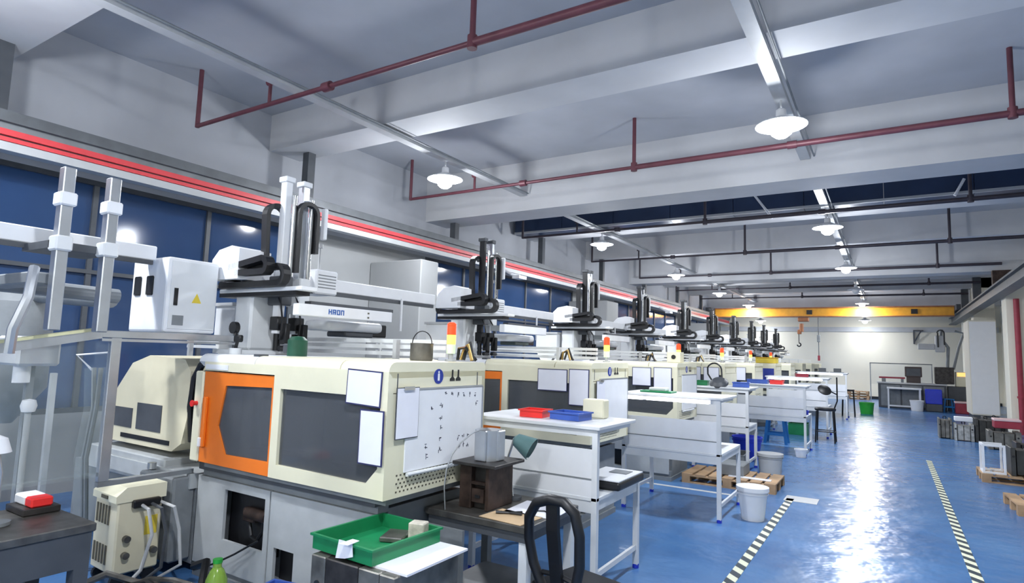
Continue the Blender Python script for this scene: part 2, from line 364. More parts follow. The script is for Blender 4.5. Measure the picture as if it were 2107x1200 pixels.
# crane bridge
cb = empty('bridge_crane', (-8, 33, 3.95)); tag(cb, 'yellow overhead crane girder spanning the far end of the hall', 'crane')
MB().box(.2, 10.5, -.18, .18, .12, .5, .01).build('girder', M_yellow, cb)
MB().box(.2, 10.5, -.26, .26, .08, .12).build('bottom_flange', M_hook, cb)
MB().box(.2, 10.5, -.22, .22, .5, .56).build('top_flange', M_hook, cb)
for x in (-.12, 10.5): MB().box(x, x+.3, -.9, .9, .31, .56, .02).build('end_carriage', M_dgrey, cb)
for x in (4.6, 8.9): MB().box(x, x+.25, -.22, -.18, .2, .42).build('label_plate', M_black, cb)
ho = empty('chain_hoist', (-3.55, 32.9, 3.9)); tag(ho, 'orange chain hoist with dark hook under the yellow crane', 'hoist')
MB().box(-.25, .25, -.15, .15, -.1, .1, .03).build('trolley', M_hook, ho)
MB().cyl((-.1, 0, -.2), (-.1, 0, -.6), .1, 14).box(-.28, -.1, -.08, .08, -.72, -.5, .02).build('motor', M_hook, ho, True)
MB().cyl((-.22, 0, -.7), (-.22, 0, -1.15), .02, 6).tube(arc((-.22, 0, -1.24), .08, 90, -180, 12), .03, 8).build('hook', M_blackm, ho, True)
ph = empty('pendant_control', (-2.9, 32.9, 4.0)); tag(ph, 'hanging crane pendant cable with hook block', 'control')
MB().cyl((0, 0, 0), (0, 0, -1.95), .018, 6).build('cable', M_dgrey, ph); MB().box(-.07, .07, -.05, .05, -1.2, -.85, .02).build('block', M_grey2, ph); MB().box(-.05, .05, -.04, .04, -2.1, -1.85, .01).build('handset', M_dred, ph)
# ================================================================== INJECTION MOULDING MACHINES
def make_machine():
    r = empty('injection_machine')
    b = MB(); b.box(-2.08, -.13, -.34, .46, .06, .8); b.box(-2.08, -.13, -.44, -.34, .06, .14); b.box(-2.1, -.11, -.46, .46, .0, .06); b.box(-2.08, -.13, -.44, -.34, .78, .83)
    b.build('base', M_grey2, r)
    # service panel with an opening, second panel with a small opening
    MB().frame(-2.12, -1.2, .1, .775, -1.75, -1.25, .33, .71, -.455, -.43).build('base_panel', M_grey, r)
    MB().frame(-1.185, -.15, .1, .775, -1.12, -.9, .14, .39, -.455, -.43).build('base_panel', M_grey, r)
    MB().box(-1.8, -1.2, -.36, -.345, .28, .76).box(-1.16, -.86, -.36, -.345, .12, .42).build('opening_back', M_black, r)
    pu = MB().cyl((-1.52, -.4, .56), (-1.28, -.4, .56), .045, 12).box(-1.55, -1.4, -.43, -.36, .5, .6, .01).build('pump', M_brown, r, True)
    MB().tube([(-1.5, -.4, .5), (-1.45, -.41, .4), (-1.38, -.41, .38), (-1.33, -.4, .45), (-1.32, -.4, .54)], .016).build('hose', M_blackm, pu, True)
    MB().box(-2.1, -.13, -.47, .47, .83, .89).build('skirt', M_dgrey, r)
    MB().box(-2.0, -.02, -.49, .46, .86, .9).build('drip_rail', M_grey2, r)
    # guard shell: hollow, tinted windows show the mould space
    MB().holed([(-1.13, .9), (0, .9), (0, 1.08), (0, 1.7), (-1.13, 1.7), (-1.13, 1.0)][:6], [(-1.05, .995), (-.16, .985), (-.06, 1.09), (-.06, 1.535), (-1.05, 1.535), (-1.05, 1.1)], -.54, -.49).build('guard_front', M_cream, r)
    MB().box(-1.08, -.04, -.515, -.505, .96, 1.56).build('guard_window', M_pane, r)
    d = MB().holed([(-2.02, .905), (-1.13, .9), (-1.13, 1.0), (-1.13, 1.62), (-2.02, 1.62), (-2.02, 1.2)], [(-1.68, .995), (-1.16, 1.0), (-1.16, 1.1), (-1.16, 1.535), (-1.73, 1.52), (-1.8, 1.2)], -.53, -.5).build('door', M_orange, r)
    MB().box(-1.83, -1.14, -.518, -.51, .97, 1.55).build('door_window', M_pane, d)
    MB().box(-1.98, -1.94, -.565, -.53, 1.02, 1.42, .01).build('handle', M_orange, d); MB().box(-1.98, -1.955, -.58, -.56, 1.03, 1.1, .004).build('handle_tip', M_white, d)
    MB().box(-2.02, -1.13, -.54, -.49, 1.63, 1.7).build('door_header', M_cream, r)
    MB().box(-2.0, -1.7, -.545, -.54, 1.64, 1.68).build('name_plate', M_white, r)
    MB().box(-2.14, -2.03, -.54, -.44, .9, 1.62, .01).build('corner_post', M_cream, r)
    MB().cyl((-2.09, -.54, 1.36), (-2.09, -.575, 1.36), .018, 12).cyl((-2.09, -.575, 1.36), (-2.09, -.585, 1.36), .026, 12).build('stop_button', M_red, r)
    # top with rounded front edge, three lids
    for k, (x0, x1, mt) in enumerate(((-2.1, -1.38, M_white), (-1.37, -.45, M_cream), (-.44, 0, M_cream))):
        pf = [(-.54, 1.7)]+[(-.54+.07-.07*math.cos(t*math.pi/8), 1.7+.07*math.sin(t*math.pi/8)*.9) for t in range(1, 5)]+[(.52, 1.763), (.54, 1.74), (.54, 1.66), (-.5, 1.66)]
        MB().prism(pf, 'x', x0, x1).build('top_lid', mt, r, True)
    MB().box(-1.45, -1.38, -.5, -.42, 1.75, 1.775).build('lid_catch', M_dgrey, r)
    MB().box(-2.1, 0, .5, .54, .9, 1.68).build('guard_rear', M_cream, r)
    e_ = MB().box(-.04, 0, -.49, .54, .9, 1.56).box(-.04, 0, -.49, .54, 1.565, 1.7).build('guard_end', M_cream, r)
    v = MB()
    for j in range(5):
        for k in range(17): v.box(.0, .0015, -.43+k*.037+(.018 if j % 2 else 0), -.43+k*.037+.014+(.018 if j % 2 else 0), .93+j*.026, .941+j*.026)
    tag(v.build('vent_holes', M_vent, e_), None, kind='stuff')
    MB().box(0, .002, -.46, -.452, 1.58, 1.69).box(0, .002, .43, .438, 1.58, 1.69).build('hinge', M_dgrey, e_)
    # mould space
    MB().box(-1.95, -1.75, -.36, .36, .92, 1.55).build('fixed_platen', M_dgrey, r); MB().box(-.95, -.78, -.36, .36, .92, 1.55).build('moving_platen', M_mould, r)
    for y in (-.28, .28):
        for z in (1.02, 1.45): MB().cyl((-1.75, y, z), (-.1, y, z), .035, 10).build('tie_bar', M_chrome, r, True)
    MB().box(-1.75, -1.5, -.2, .2, 1.05, 1.42).box(-1.2, -.95, -.2, .2, 1.05, 1.42).build('mould', M_steel, r)
    # injection end
    MB().box(-4.3, -2.16, -.44, .44, .06, .66).build('bed', M_grey2, r)
    MB().box(-3.6, -2.16, -.5, .46, .66, .78).box(-3.95, -2.6, -.48, -.2, .62, .84, .01).build('bed_step', M_grey, r)
    MB().box(-2.72, -2.18, -.62, -.44, .1, .76, .015).build('valve_box', M_grey2, r)
    MB().cyl((-2.66, -.55, .77), (-2.66, -.55, .82), .035, 12).build('cap', M_alu, r)
    P = [(-3.85, .9), (-2.62, .9), (-2.48, .98), (-2.42, 1.2), (-2.42, 1.6), (-2.52, 1.7), (-3.1, 1.72), (-3.4, 1.64), (-3.7, 1.34), (-3.85, 1.2)]
    c = MB().prism(P, 'y', -.42, .36).build('injection_cover', M_cream2, r)
    MB().box(-3.24, -2.82, -.425, -.419, 1.04, 1.28).box(-3.66, -3.32, -.425, -.419, 1.04, 1.22).build('cover_opening', M_dgrey, c)
    MB().box(-3.5, -2.66, -.425, -.419, .945, .985).build('cover_slot', M_black, c)
    MB().box(-2.41, -2.2, -.3, .3, .9, 1.62).build('barrel_gap', M_black, r)
    MB().tube([(-2.42, -.36, 1.0), (-2.41, -.4, 1.3), (-2.38, -.4, 1.55), (-2.3, -.4, 1.66), (-2.2, -.4, 1.68)], .03, 8).build('barrel_cable', M_black, r, True)
    h = MB().prism([(-2.62, 1.73), (-2.4, 1.73), (-2.3, 1.9), (-2.3, 2.2), (-2.72, 2.2), (-2.72, 1.9)], 'y', -.05, .35).build('hopper', M_wpow, r)
    MB().box(-2.74, -2.28, -.07, .37, 2.2, 2.23).build('hopper_lid', M_lgrey, h)
    # rear aluminium rails
    for z in (1.79, 1.85, 1.9): MB().box(-4.3, -.45, .6, .64, z, z+.035).build('rear_rail', M_wpow, r)
    for x in (-4.2, -2.6, -1.0): MB().box(x, x+.04, .55, .6, 1.5, 1.93).build('rail_post', M_lgrey, r)
    return r
Y0M, DY = 3.4, 3.08
mdesc = ['nearest cream injection moulding machine with open orange sliding door', 'second cream injection moulding machine, behind the red and blue bins', 'third cream injection moulding machine, behind the lit bench']
mp = make_machine()
machines = []
for i in range(10):
    o = mp if i == 0 else copy_tree(mp)
    o.location = (-2.7, Y0M+DY*i, 0); machines.append(o)
    tag(o, mdesc[i] if i < 3 else '%s cream injection moulding machine down the row, counting from the viewer' % ORD[i], 'machine', 'row of injection moulding machines')
# ------------------------------------------------------------------ take-out robots
def make_robot(dark=False):
    r = empty('robot_arm'); am = (M_blackm, M_alu) if dark else (M_white, M_alu); hw = .026 if dark else .035
    MB().box(-.42, .0, -.3, .3, 1.764, 1.8).box(-.36, -.12, -.16, .16, 1.8, 2.3, .02).build('pedestal', M_wpow, r)
    MB().box(-.36, -.16, -.3, 2.4, 2.4, 2.53, .008).build('traverse_beam', M_white, r)
    MB().box(-.17, -.145, -.25, 2.35, 2.36, 2.4).build('beam_rail', M_dgrey, r)
    ec = MB().box(-.4, -.1, .5, .78, 2.36, 2.6, .015).build('end_cover', M_white, r)
    lv = MB()
    for k in range(5): lv.box(-.1, -.098, .53, .75, 2.42+k*.03, 2.43+k*.03)
    lv.build('louvre', M_grey2, ec)
    MB().prism([(-.46, 2.4), (-.05, 2.4), (-.05, 2.66), (-.16, 2.69), (-.34, 2.66), (-.43, 2.58)], 'y', -.36, -.05).build('motor_cover', M_white, r)
    MB().box(-.55, .58, -.2, -.04, 2.3, 2.335, .006).build('cross_beam', M_white, r); MB().box(-.56, .5, -.19, -.05, 2.265, 2.3).build('cross_rail', M_blackm, r)
    # cable chains
    MB().ribbon([(-.45, -.24, 2.36), (.35, -.24, 2.36)]+arc((.35, -.24, 2.43), .07, -90, 90, 8)+[(0, -.24, 2.5), (-.05, -.24, 2.5)], (0, 1, 0), .07, .05).build('cable_chain', M_black, r)
    MB().ribbon([(-.2, -.32, 2.5), (.25, -.32, 2.56)]+arc((.25, -.32, 2.5), .06, 90, -60, 8)+[(-.1, -.32, 2.45)], (0, 1, 0), .08, .05).build('cable_chain', M_blackm, r)
    MB().ribbon([(-.5, -.12, 2.33)]+arc((-.5, -.12, 2.43), .1, 270, 90, 8)+[(-.3, -.12, 2.53)], (0, 1, 0), .08, .05).build('cable_chain', M_black, r)
    for k, y in enumerate((.03, .22)):
        a = MB().box(-.04, .04, y-hw, y+hw, 1.95, 3.36, .006).build('vertical_arm', am[k], r)
        MB().box(-.055, .055, y-hw-.015, y+hw+.015, 3.32, 3.37, .006).build('arm_cap', M_dgrey if dark else M_white, a)
        MB().cyl((.07, y+.04, 2.45), (.07, y+.04, 3.2), .014 if dark else .024, 12).build('arm_cylinder', M_chrome, a, True)
        MB().box(-.09, .1, y-.06, y+.06, 2.2, 2.46, .01).build('arm_carriage', M_wpow if k else M_dgrey, a)
        g = MB().box(-.05, .06, y-.05, y+.05, 1.98, 2.1, .008).box(.06, .14, y-.02, y+.03, 1.86, 2.04, .006).cyl((.0, y, 1.8), (.0, y, 2.0), .03, 10).cyl((.1, y-.05, 1.82), (.1, y+.05, 1.82), .025, 8).build('gripper', M_blackm, a, True)
        MB().tube([(.04, y-.05, 2.3), (.12, y-.07, 2.2), (.13, y-.05, 2.05), (.08, y-.03, 1.9)], .009, 6).build('air_hose', M_black, a, True)
    MB().ribbon([(.1, .1, 2.5), (.1, .1, 3.05)]+arc((.1, .2, 3.05), .1, 180, 0, 10, 'yz')+[(.1, .3, 2.7)], (1, 0, 0), .06, .035).build('hose_arch', M_black, r)
    MB().ribbon([(-.06, -.1, 2.55), (-.06, -.12, 3.0)]+arc((-.06, -.02, 3.0), .1, 180, 40, 8, 'yz'), (1, 0, 0), .07, .04).build('hose_arch', M_black, r)
    MB().box(.06, .12, .38, .42, 2.85, 3.15, .008).build('side_plate', M_white, r)
    MB().box(.42, .5, -.15, .95, 2.1, 2.2, .006).build('product_bar', M_white, r)
    MB().box(.2, .44, -.02, .06, 2.12, 2.19).build('bar_bracket', M_grey2, r)
    MB().box(.38, .46, .0, 1.0, 2.2, 2.23).build('bar_channel', M_dgrey, r)
    MB().cyl((-.26, .66, 2.6), (-.26, .66, 2.84), .014, 8).cyl((-.26, .66, 2.84), (-.26, .66, 2.88), .03, 10).build('sensor_post', M_lgrey, r)
    MB().cyl((-.12, 1.75, 2.05), (-.12, 1.75, 2.42), .014, 8).build('hanging_rod', M_white, r)
    MB().box(-.14, .2, .42, 1.15, 2.0, 2.1, .04, 3).build('lower_cover', M_wpow, r, True)
    MB().box(-.1, .16, .67, 1.05, 1.95, 2.0, .01).build('drive_box', M_dgrey if not dark else mat('grey_green_box', (84, 98, 92), .5), r)
    MB().box(-.05, .1, 1.05, 1.3, 1.96, 2.09, .01).build('valve_block', M_blackm, r)
    return r
rob = make_robot(); rob.location = (-4.6, Y0M, 0)
robots = [rob]
rob2 = make_robot(True)
for i in range(1, 10): o = rob2 if i == 1 else copy_tree(rob2); o.location = (-4.6, Y0M+DY*i+(.0, .05, .2, -.1, .1)[i % 5], 0); robots.append(o)
for i, o in enumerate(robots):
    tag(o, ['white take-out robot with lettered bar above the nearest machine', 'white take-out robot above the second machine, beside the red signal lamp'][i] if i < 2 else 'white take-out robot above the %s machine down the row' % ORD[i], 'robot', 'take-out robots over the machines')
# lettering HRON on the bar of the nearest robot
def letters(mb, txt, y, z, h, x, th):
    wdt = h*.8; t = h*.22
    for ch in txt:
        def bx(a, b, c, d): mb.box(x, x+th, y+a*wdt, y+b*wdt, z+c*h, z+d*h)
        if ch == 'H': bx(0, .25, 0, 1); bx(.75, 1, 0, 1); bx(.25, .75, .4, .62)
        if ch == 'R': bx(0, .25, 0, 1); bx(.25, 1, .8, 1); bx(.75, 1, .5, .8); bx(.25, 1, .36, .55); bx(.62, .9, 0, .36)
        if ch == 'O': bx(0, .25, 0, 1); bx(.75, 1, 0, 1); bx(.25, .75, .8, 1); bx(.25, .75, 0, .2)
        if ch == 'N': bx(0, .25, 0, 1); bx(.75, 1, 0, 1); bx(.25, .75, .8, 1)
        y += wdt*1.28
    return mb
letters(MB(), 'HRON', .16, 2.128, .045, .5, .003).build('lettering', M_brand, rob)
MB().box(.5, .503, .62, .64, 2.12, 2.135).box(.5, .503, .62, .64, 2.16, 2.175).build('bolt_mark', M_vent, rob)
# robot reaching in from the machine beside the viewer
r0 = empty('robot_arm', (-4.6, .32, 0)); tag(r0, 'white robot beam with two tall capped posts at the left edge', 'robot', 'take-out robots over the machines')
MB().box(-.62, -.44, -.3, 2.25, 2.5, 2.62, .008).build('traverse_beam', M_white, r0)
MB().box(-.46, -.43, -.25, 2.22, 2.465, 2.5).box(-.46, -.04, 1.36, 1.74, 2.44, 2.49).build('beam_rail', M_dgrey, r0)
for y in (1.41, 1.69):
    a = MB().box(-.04, .04, y-.035, y+.035, 1.9, 2.98, .006).build('vertical_arm', M_alu, r0)
    MB().box(-.06, .06, y-.05, y+.05, 2.72, 2.81, .01).build('arm_cap', M_white, a)
    MB().box(-.06, .06, y-.05, y+.05, 2.42, 2.52, .01).build('arm_carriage', M_wpow, a)
MB().box(-.95, -.1, 1.3, 1.45, 2.2, 2.28, .01).cyl((-.95, 1.35, 2.24), (-.95, 2.22, 2.22), .06, 12).build('cross_beam', M_grey2, r0)
MB().tube([(-.05, 1.3, 2.3), (.05, 1.25, 2.1), (.02, 1.2, 1.9), (0, 1.2, 1.75)], .03, 8).build('air_hose', M_alu, r0, True)
MB().box(-.62, -.44, -.25, .25, 0, 2.46, .02).build('pedestal', M_wpow, r0)
# ------------------------------------------------------------------ control box and fence at the left
cbx = empty('control_cabinet', (-5.16, 2.79, 1.925)); tag(cbx, 'white electrical cabinet with two small windows on the fence rail', 'cabinet')
MB().box(-.28, .27, -.2, .235, 0, .61, .02, 2).build('body', M_white, cbx)
for x in (-.17, .02): MB().box(x-.05, x+.05, -.206, -.199, .3, .46, .01).build('window', M_black, cbx)
MB().box(.268, .276, -.17, .215, .03, .58).build('door', M_wpow, cbx)
MB().box(.276, .284, -.14, -.11, .22, .36).build('lock', M_black, cbx)
MB().prism([(.01, .25), (.09, .25), (.05, .33)], 'x', .276, .278).build('warning_sticker', M_yl, cbx)
MB().box(.276, .279, -.14, -.05, .06, .14).build('vent', M_grey2, cbx)
fe = empty('safety_fence', (-4.9, 0, 0)); tag(fe, 'aluminium fence with clear acrylic panes at the left', 'fence')
MB().prism([(1.0, 1.63), (2.15, 1.86), (2.15, 1.92), (1.0, 1.7)], 'x', -.035, .035).build('sloping_rail', M_alu, fe)
MB().prism([(1.0, 1.7), (2.12, 1.915), (2.12, 1.935), (1.0, 1.72)], 'x', -.03, .05).build('tube_cover', mat('yellow_glow_cover', (222, 220, 176), .4), fe)  # yellow glow along the rail put into the cover's colour
MB().box(-.03, .03, 2.15, 3.28, 1.865, 1.92, .004).build('top_rail', M_alu, fe); MB().box(.0, .035, 2.15, 3.28, 1.84, 1.86).build('lower_top_rail', M_alu, fe)
MB().box(-.025, .025, 2.22, 2.29, .82, 1.87, .004).build('post', M_alu, fe); MB().box(-.025, .025, 2.22, 2.93, .785, .82).build('foot_bracket', M_grey2, fe); MB().box(-.025, .025, .9, .96, .05, 1.68, .004).build('post', M_alu, fe)
MB().box(-.03, .03, 3.22, 3.28, .9, 2.0, .004).build('post', M_grey2, fe)
MB().prism([(.96, .88), (2.22, .88), (2.22, 1.86), (.96, 1.64)], 'x', -.005, .005).build('pane', M_clear, fe)
MB().box(-.015, .015, .96, 2.22, .86, .89).build('bottom_rail', M_clear, fe)
# dark dryer and stand behind the fence
dr = empty('hopper_dryer', (-7.45, 2.5, 0)); tag(dr, 'grey material dryer with hoses behind the clear fence', 'dryer')
MB().lathe([(.05, 1.0), (.3, 1.35), (.3, 2.2), (.2, 2.32), (.02, 2.34)], n=20).build('drum', M_grey2, dr, True)
for x in (-.3, .3):
    for y in (-.25, .25): MB().box(x-.025, x+.025, y-.025, y+.025, 0, 1.5).build('leg', M_grey, dr)
MB().cyl((0, 0, 2.3), (1.2, .3, 2.24), .09, 14).build('pipe', M_grey2, dr, True)
MB().box(-.2, .2, -.36, -.28, 1.5, 1.9, .01).build('control_panel', M_lgrey, dr)
ha = empty('wrapped_hose_bundle', (-5.55, 2.4, 0)); tag(ha, 'pale plastic wrapped hose bundle hanging behind the clear fence', 'hoses')
MB().tube([(.05, 0, 1.62), (.06, .02, 1.3), (.02, .0, .9), (0, .05, .4), (0, .05, .02)], .075, 10).build('plastic_sleeve', M_clear, ha, True)
for k in range(2): MB().tube([(.03+.05*k, .03*k, 1.62), (.04+.05*k, .02, 1.3), (.0+.05*k, .0, .9), (-.02+.05*k, .05, .4), (-.02+.05*k, .05, .02)], .018, 8).build('hose', M_grey2, ha, True)
MB().tube([(0, 0, 1.6), (-.05, -.1, 1.72), (.1, .1, 1.75), (.2, .1, 1.6)], .01, 6).build('wire', M_white, ha, True)
cap = empty('capped_post', (-5.15, 1.85, 0)); tag(cap, 'thin grey post with a white round knob behind the fence', 'post')
MB().cyl((0, 0, 0), (0, 0, 1.35), .02, 10).build('rod', M_grey, cap, True); MB().lathe([(0, 1.32), (.04, 1.33), (.05, 1.37), (.04, 1.41), (0, 1.42)], n=14).build('knob', M_white, cap, True)
hb = empty('wall_unit', (-6.1, 2.15, 1.62)); tag(hb, 'pale grey loader unit hanging behind the clear fence', 'loader')
MB().box(-.22, .22, -.15, .15, 0, .24, .02).build('body', M_lgrey, hb); MB().cyl((.05, -.05, -.14), (.05, -.05, 0), .06, 12).build('nozzle', M_white, hb, True)
MB().box(-.03, .03, 0, .05, -1.62, 0).build('stand', M_grey2, hb)
# mould temperature controller
tcx = empty('temperature_controller', (-5.12, 2.44, 0), math.radians(-3)); tag(tcx, 'aged cream temperature controller with hoses standing before the grey bed', 'controller')
MB().box(-.2, .19, -.03, .29, .1, .66, .012).build('body', M_cream2, tcx)
MB().prism([(-.05, .63), (.31, .63), (.31, .74), (.02, .74), (-.05, .68)], 'x', -.21, .2).build('lid', M_cream, tcx)
sl = MB()
for k in range(5):
    for z in (.16, .45): sl.box(-.16+k*.05, -.135+k*.05, -.036, -.03, z, z+.14)
tag(sl.build('vent_slot', M_vent, tcx), None, kind='stuff')
MB().box(-.05, .06, -.056, -.05, .645, .67).build('badge', M_vent, tcx)
for y, z in ((.04, .24), (.04, .36), (.24, .24)): MB().cyl((.19, y, z), (.23, y, z), .025, 12).build('connector', M_steel, tcx, True)
MB().box(.19, .193, .17, .26, .36, .5).build('warning_label', M_yl, tcx)
MB().box(.19, .24, .06, .26, .58, .64, .01).build('terminal', M_blackm, tcx)
for k in range(3): MB().tube([(.23, .12+.07*k, .6), (.32+.03*k, .13+.08*k, .58), (.36, .15+.1*k, .4), (.34+.05*k, .1+.12*k, .15), (.3, .0+.1*k, .03)], .013, 8).build('hose', M_lgrey if k != 1 else M_dgrey, tcx, True)
for x in (-.16, .15):
    for y in (.02, .24): MB().cyl((x-.015, y, .05), (x+.015, y, .05), .05, 12).box(x-.012, x+.012, y-.02, y+.02, .08, .13).build('castor', M_black, tcx)
# ------------------------------------------------------------------ bench at the lower left
tb = empty('steel_table', (-4.46, 1.1, 0)); tag(tb, 'low grey steel table in the lower left corner', 'table')
MB().box(-.36, .37, -.9, .78, .7, .75, .006).build('table_top', M_steel, tb)
MB().box(.29, .36, -.85, .68, .5, .7).box(-.35, .36, .68, .76, .5, .7).build('apron', M_dgrey, tb)
for x in (-.35, .28):
    for y in (-.85, .68): MB().box(x, x+.08, y, y+.08, 0, .5).build('leg', M_dgrey, tb)
MB().box(-.35, .35, -.8, .7, .15, .18).build('lower_shelf', M_dgrey, tb)
bxx = empty('blue_box', (-4.42, 1.4, .18)); tag(bxx, 'light blue plastic box on the lower shelf of the corner table', 'box')
MB().box(-.18, .18, -.15, .15, 0, .26, .015).build('body', M_lblue, bxx); MB().box(-.19, .19, -.16, .16, .26, .29, .008).build('lid', M_blue, bxx)
gg = empty('gauge_block', (-4.8, 1.76, .752)); tag(gg, 'white and red gauge block on a dark plinth on the corner table', 'block')
MB().box(-.0, .27, -.1, .1, 0, .04, .004).build('plinth', M_dsteel, gg); MB().box(.0, .16, -.06, .06, .04, .1, .01).build('white_half', M_white, gg); MB().box(.16, .26, -.06, .06, .04, .1, .01).build('red_half', M_red, gg)
dl = empty('desk_lamp', (-4.45, 1.5, .752)); tag(dl, 'white desk lamp on a thin pole at the left edge', 'lamp')
MB().cyl((0, 0, 0), (0, 0, .02), .07, 16).build('base', M_grey2, dl, True); MB().tube([(0, 0, .02), (0, 0, .3), (-.01, -.02, .42)], .009, 8).build('pole', M_alu, dl, True)
MB().lathe([(.02, .1), (.06, .08), (.085, .0), (.075, 0), (.05, .06)], (-.02, -.04, .42), 18).build('head', M_white, dl, True); MB().cyl((-.02, -.04, .36), (-.02, -.04, .43), .03, 12).build('bulb', M_grey2, dl, True)
# ------------------------------------------------------------------ things on and around the nearest machine
def sheet(x0, x1, y, z0, z1, label, face='y', th=.006):
    r = empty('document_sleeve', ((x0+x1)/2, y, z0)) if face == 'y' else empty('document_sleeve', (y, (x0+x1)/2, z0))
    tag(r, label, 'document', 'document sleeves on the machines'); h = (x1-x0)/2; t = .009
    f = lambda a, b, c, d: (MB().box(a, b, -th, 0, c, d) if face == 'y' else MB().box(0, th, a, b, c, d))
    g = lambda a, b, c, d: (MB().box(a, b, -th-.002, -.001, c, d) if face == 'y' else MB().box(.001, th+.002, a, b, c, d))
    f(-h, h, 0, z1-z0).build('frame', M_navy, r); g(-h+t, h-t, t, z1-z0-t).build('paper', M_paper, r)
    return r
s1 = sheet(-3.07, -2.755, 2.858, 1.475, 1.705, 'upper framed sheet on the front of the nearest machine'); s1.rotation_euler.y = math.radians(2)
sheet(-2.915, -2.705, 2.845, 1.11, 1.455, 'lower framed sheet at the front corner of the nearest machine')
Y1, Y2, Y3, Y4 = Y0M+DY-.54, Y0M+DY*2-.54, Y0M+DY*3-.54, Y0M+DY*4-.54
sheet(-3.35, -2.98, Y1-.002, 1.44, 1.68, 'left framed sheet on the second machine'); sheet(-2.96, -2.72, Y1-.002, 1.3, 1.69, 'right framed sheet on the second machine')
sheet(-3.4, -3.1, Y2-.002, 1.4, 1.68, 'left framed sheet on the third machine'); sheet(-3.06, -2.78, Y2-.002, 1.25, 1.69, 'right framed sheet on the third machine')
sheet(-3.45, -3.15, Y3-.002, 1.4, 1.68, 'left framed sheet on the fourth machine'); sheet(-3.1, -2.8, Y3-.002, 1.28, 1.68, 'right framed sheet on the fourth machine')
sheet(-3.3, -2.9, Y4-.002, 1.35, 1.66, 'framed sheet on the fifth machine')
def whiteboard(yc, label, text=True, w=.43):
    r = empty('whiteboard', (-2.698, yc, 1.05)); tag(r, label, 'whiteboard', 'whiteboards on the machine ends')
    MB().box(0, .012, -w, w, 0, .53, .003).build('board', M_white, r)
    MB().box(0, .016, -w, w, .53, .542).box(0, .016, w, w+.012, 0, .53).build('edge', M_alu, r)
    MB().tube([(.02, -w+.02, -.012), (.025, 0, -.016), (.02, w*.5, -.012)], .014, 8).build('pen_tray', M_wpow, r, True)
    if text:
        tx = MB(); rnd = random.Random(3)
        def glyph(y, z, s):
            for _ in range(4):
                a, b = y+rnd.uniform(-s, s)*.8, z+rnd.uniform(-s, s)
                if rnd.random() < .5: tx.box(.012, .0128, a-s*.6, a+s*.6, b-.0025, b+.0025)
                else: tx.box(.012, .0128, a-.0025, a+.0025, b-s*.7, b+s*.7)
        for k in range(6): glyph(-.02+k*.07, .49-.004*k, .013)
        for k in range(5): glyph(-.07, .41-k*.075, .016)
        glyph(-.17, .4, .014); glyph(-.22, .15, .016); glyph(-.21, .08, .014); glyph(.36, .41, .018)
        for k in range(3): glyph(.14+k*.06, .17, .013); glyph(.16+k*.05, .11, .013)
        tag(tx.build('handwriting', M_ink, r), None, kind='stuff')
    return r
whiteboard(3.46, 'whiteboard with handwriting on the end of the nearest machine')
whiteboard(Y1+.62, 'blank whiteboard on the end of the second machine', False, .4)
whiteboard(Y2+.62, 'blank whiteboard on the end of the third machine', False, .4)
def clipboard(yc, z, label):
    r = empty('clipboard', (-2.684, yc, z)); tag(r, label, 'clipboard', 'clipboards on the machine ends')
    MB().box(0, .006, -.1, .12, 0, .33).build('board', M_dgrey, r); MB().box(.006, .009, -.094, .114, .006, .325).build('paper', M_paper, r)
    MB().box(.006, .02, -.04, .06, .31, .335, .003).build('clip', M_chrome, r)
clipboard(3.02, 1.27, 'clipboard with paper hung over the left edge of the handwritten whiteboard'); clipboard(Y1+.2, 1.24, 'clipboard with paper on the end of the second machine')
for i in range(3):   # round sign and two lifting marks, stuck on the machine end
    mroot = machines[i]
    MB().cyl((0, -.04, 1.665), (.003, -.04, 1.665), .052, 24).build('round_sticker', M_sign, mroot)
    MB().box(.003, .0045, -.05, -.03, 1.635, 1.685).cyl((.003, -.04, 1.695), (.0045, -.04, 1.695), .008, 10).build('sticker_figure', M_white, mroot)
    for y in (.12, .19): MB().prism([(y-.028, 1.63), (y+.028, 1.63), (y+.028, 1.645), (y+.008, 1.66), (y+.008, 1.71), (y-.008, 1.71), (y-.008, 1.66), (y-.028, 1.645)], 'x', 0, .003).build('mark_sticker', M_black, mroot)
def signal(loc, label, lit=True, hh=1.0):
    r = empty('signal_tower', loc); tag(r, label, 'signal lamp', 'signal towers on the machines')
    MB().cyl((0, 0, 0), (0, 0, .015), .045, 16).cyl((0, 0, .015), (0, 0, .06), .02, 12).build('foot', M_lgrey, r, True)
    for k, mt in enumerate((M_sgrn, M_samb, M_sred)): MB().lathe([(0, .06+k*.075), (.036, .06+k*.075), (.036, .13+k*.075), (.03, .134+k*.075), (0, .134+k*.075)], n=16).build('lens', mt, r, True)
    MB().lathe([(.036, .284), (.036, .296), (.02, .31), (0, .312)], n=16).build('cap', M_sred, r, True)
sgl = ['lit signal tower with red top on the nearest machine', 'lit signal tower with red top on the second machine', 'lit amber signal tower on the third machine', 'lit amber signal tower on the fourth machine', 'small signal tower on the fifth machine', 'small signal tower on the sixth machine']
for i in range(6): signal((-2.97, Y0M+DY*i+.44+.06*(i == 1), 1.764), sgl[i])
po = empty('steel_pot', (-3.12, 3.66, 1.764)); tag(po, 'stainless steel pot with wire handle on the nearest machine', 'pot')
MB().lathe([(0, 0), (.085, 0), (.09, .01), (.09, .13), (.094, .135), (.085, .135), (.083, .02), (0, .015)], n=24).build('body', M_steel, po, True)
MB().tube(arc((0, 0, .13), .1, 180, 0, 14), .004, 6).build('handle', M_blackm, po, True)
gm = empty('vacuum_pump', (-4.15, 3.3, 1.764)); tag(gm, 'dark green pump on top of the nearest machine', 'pump')
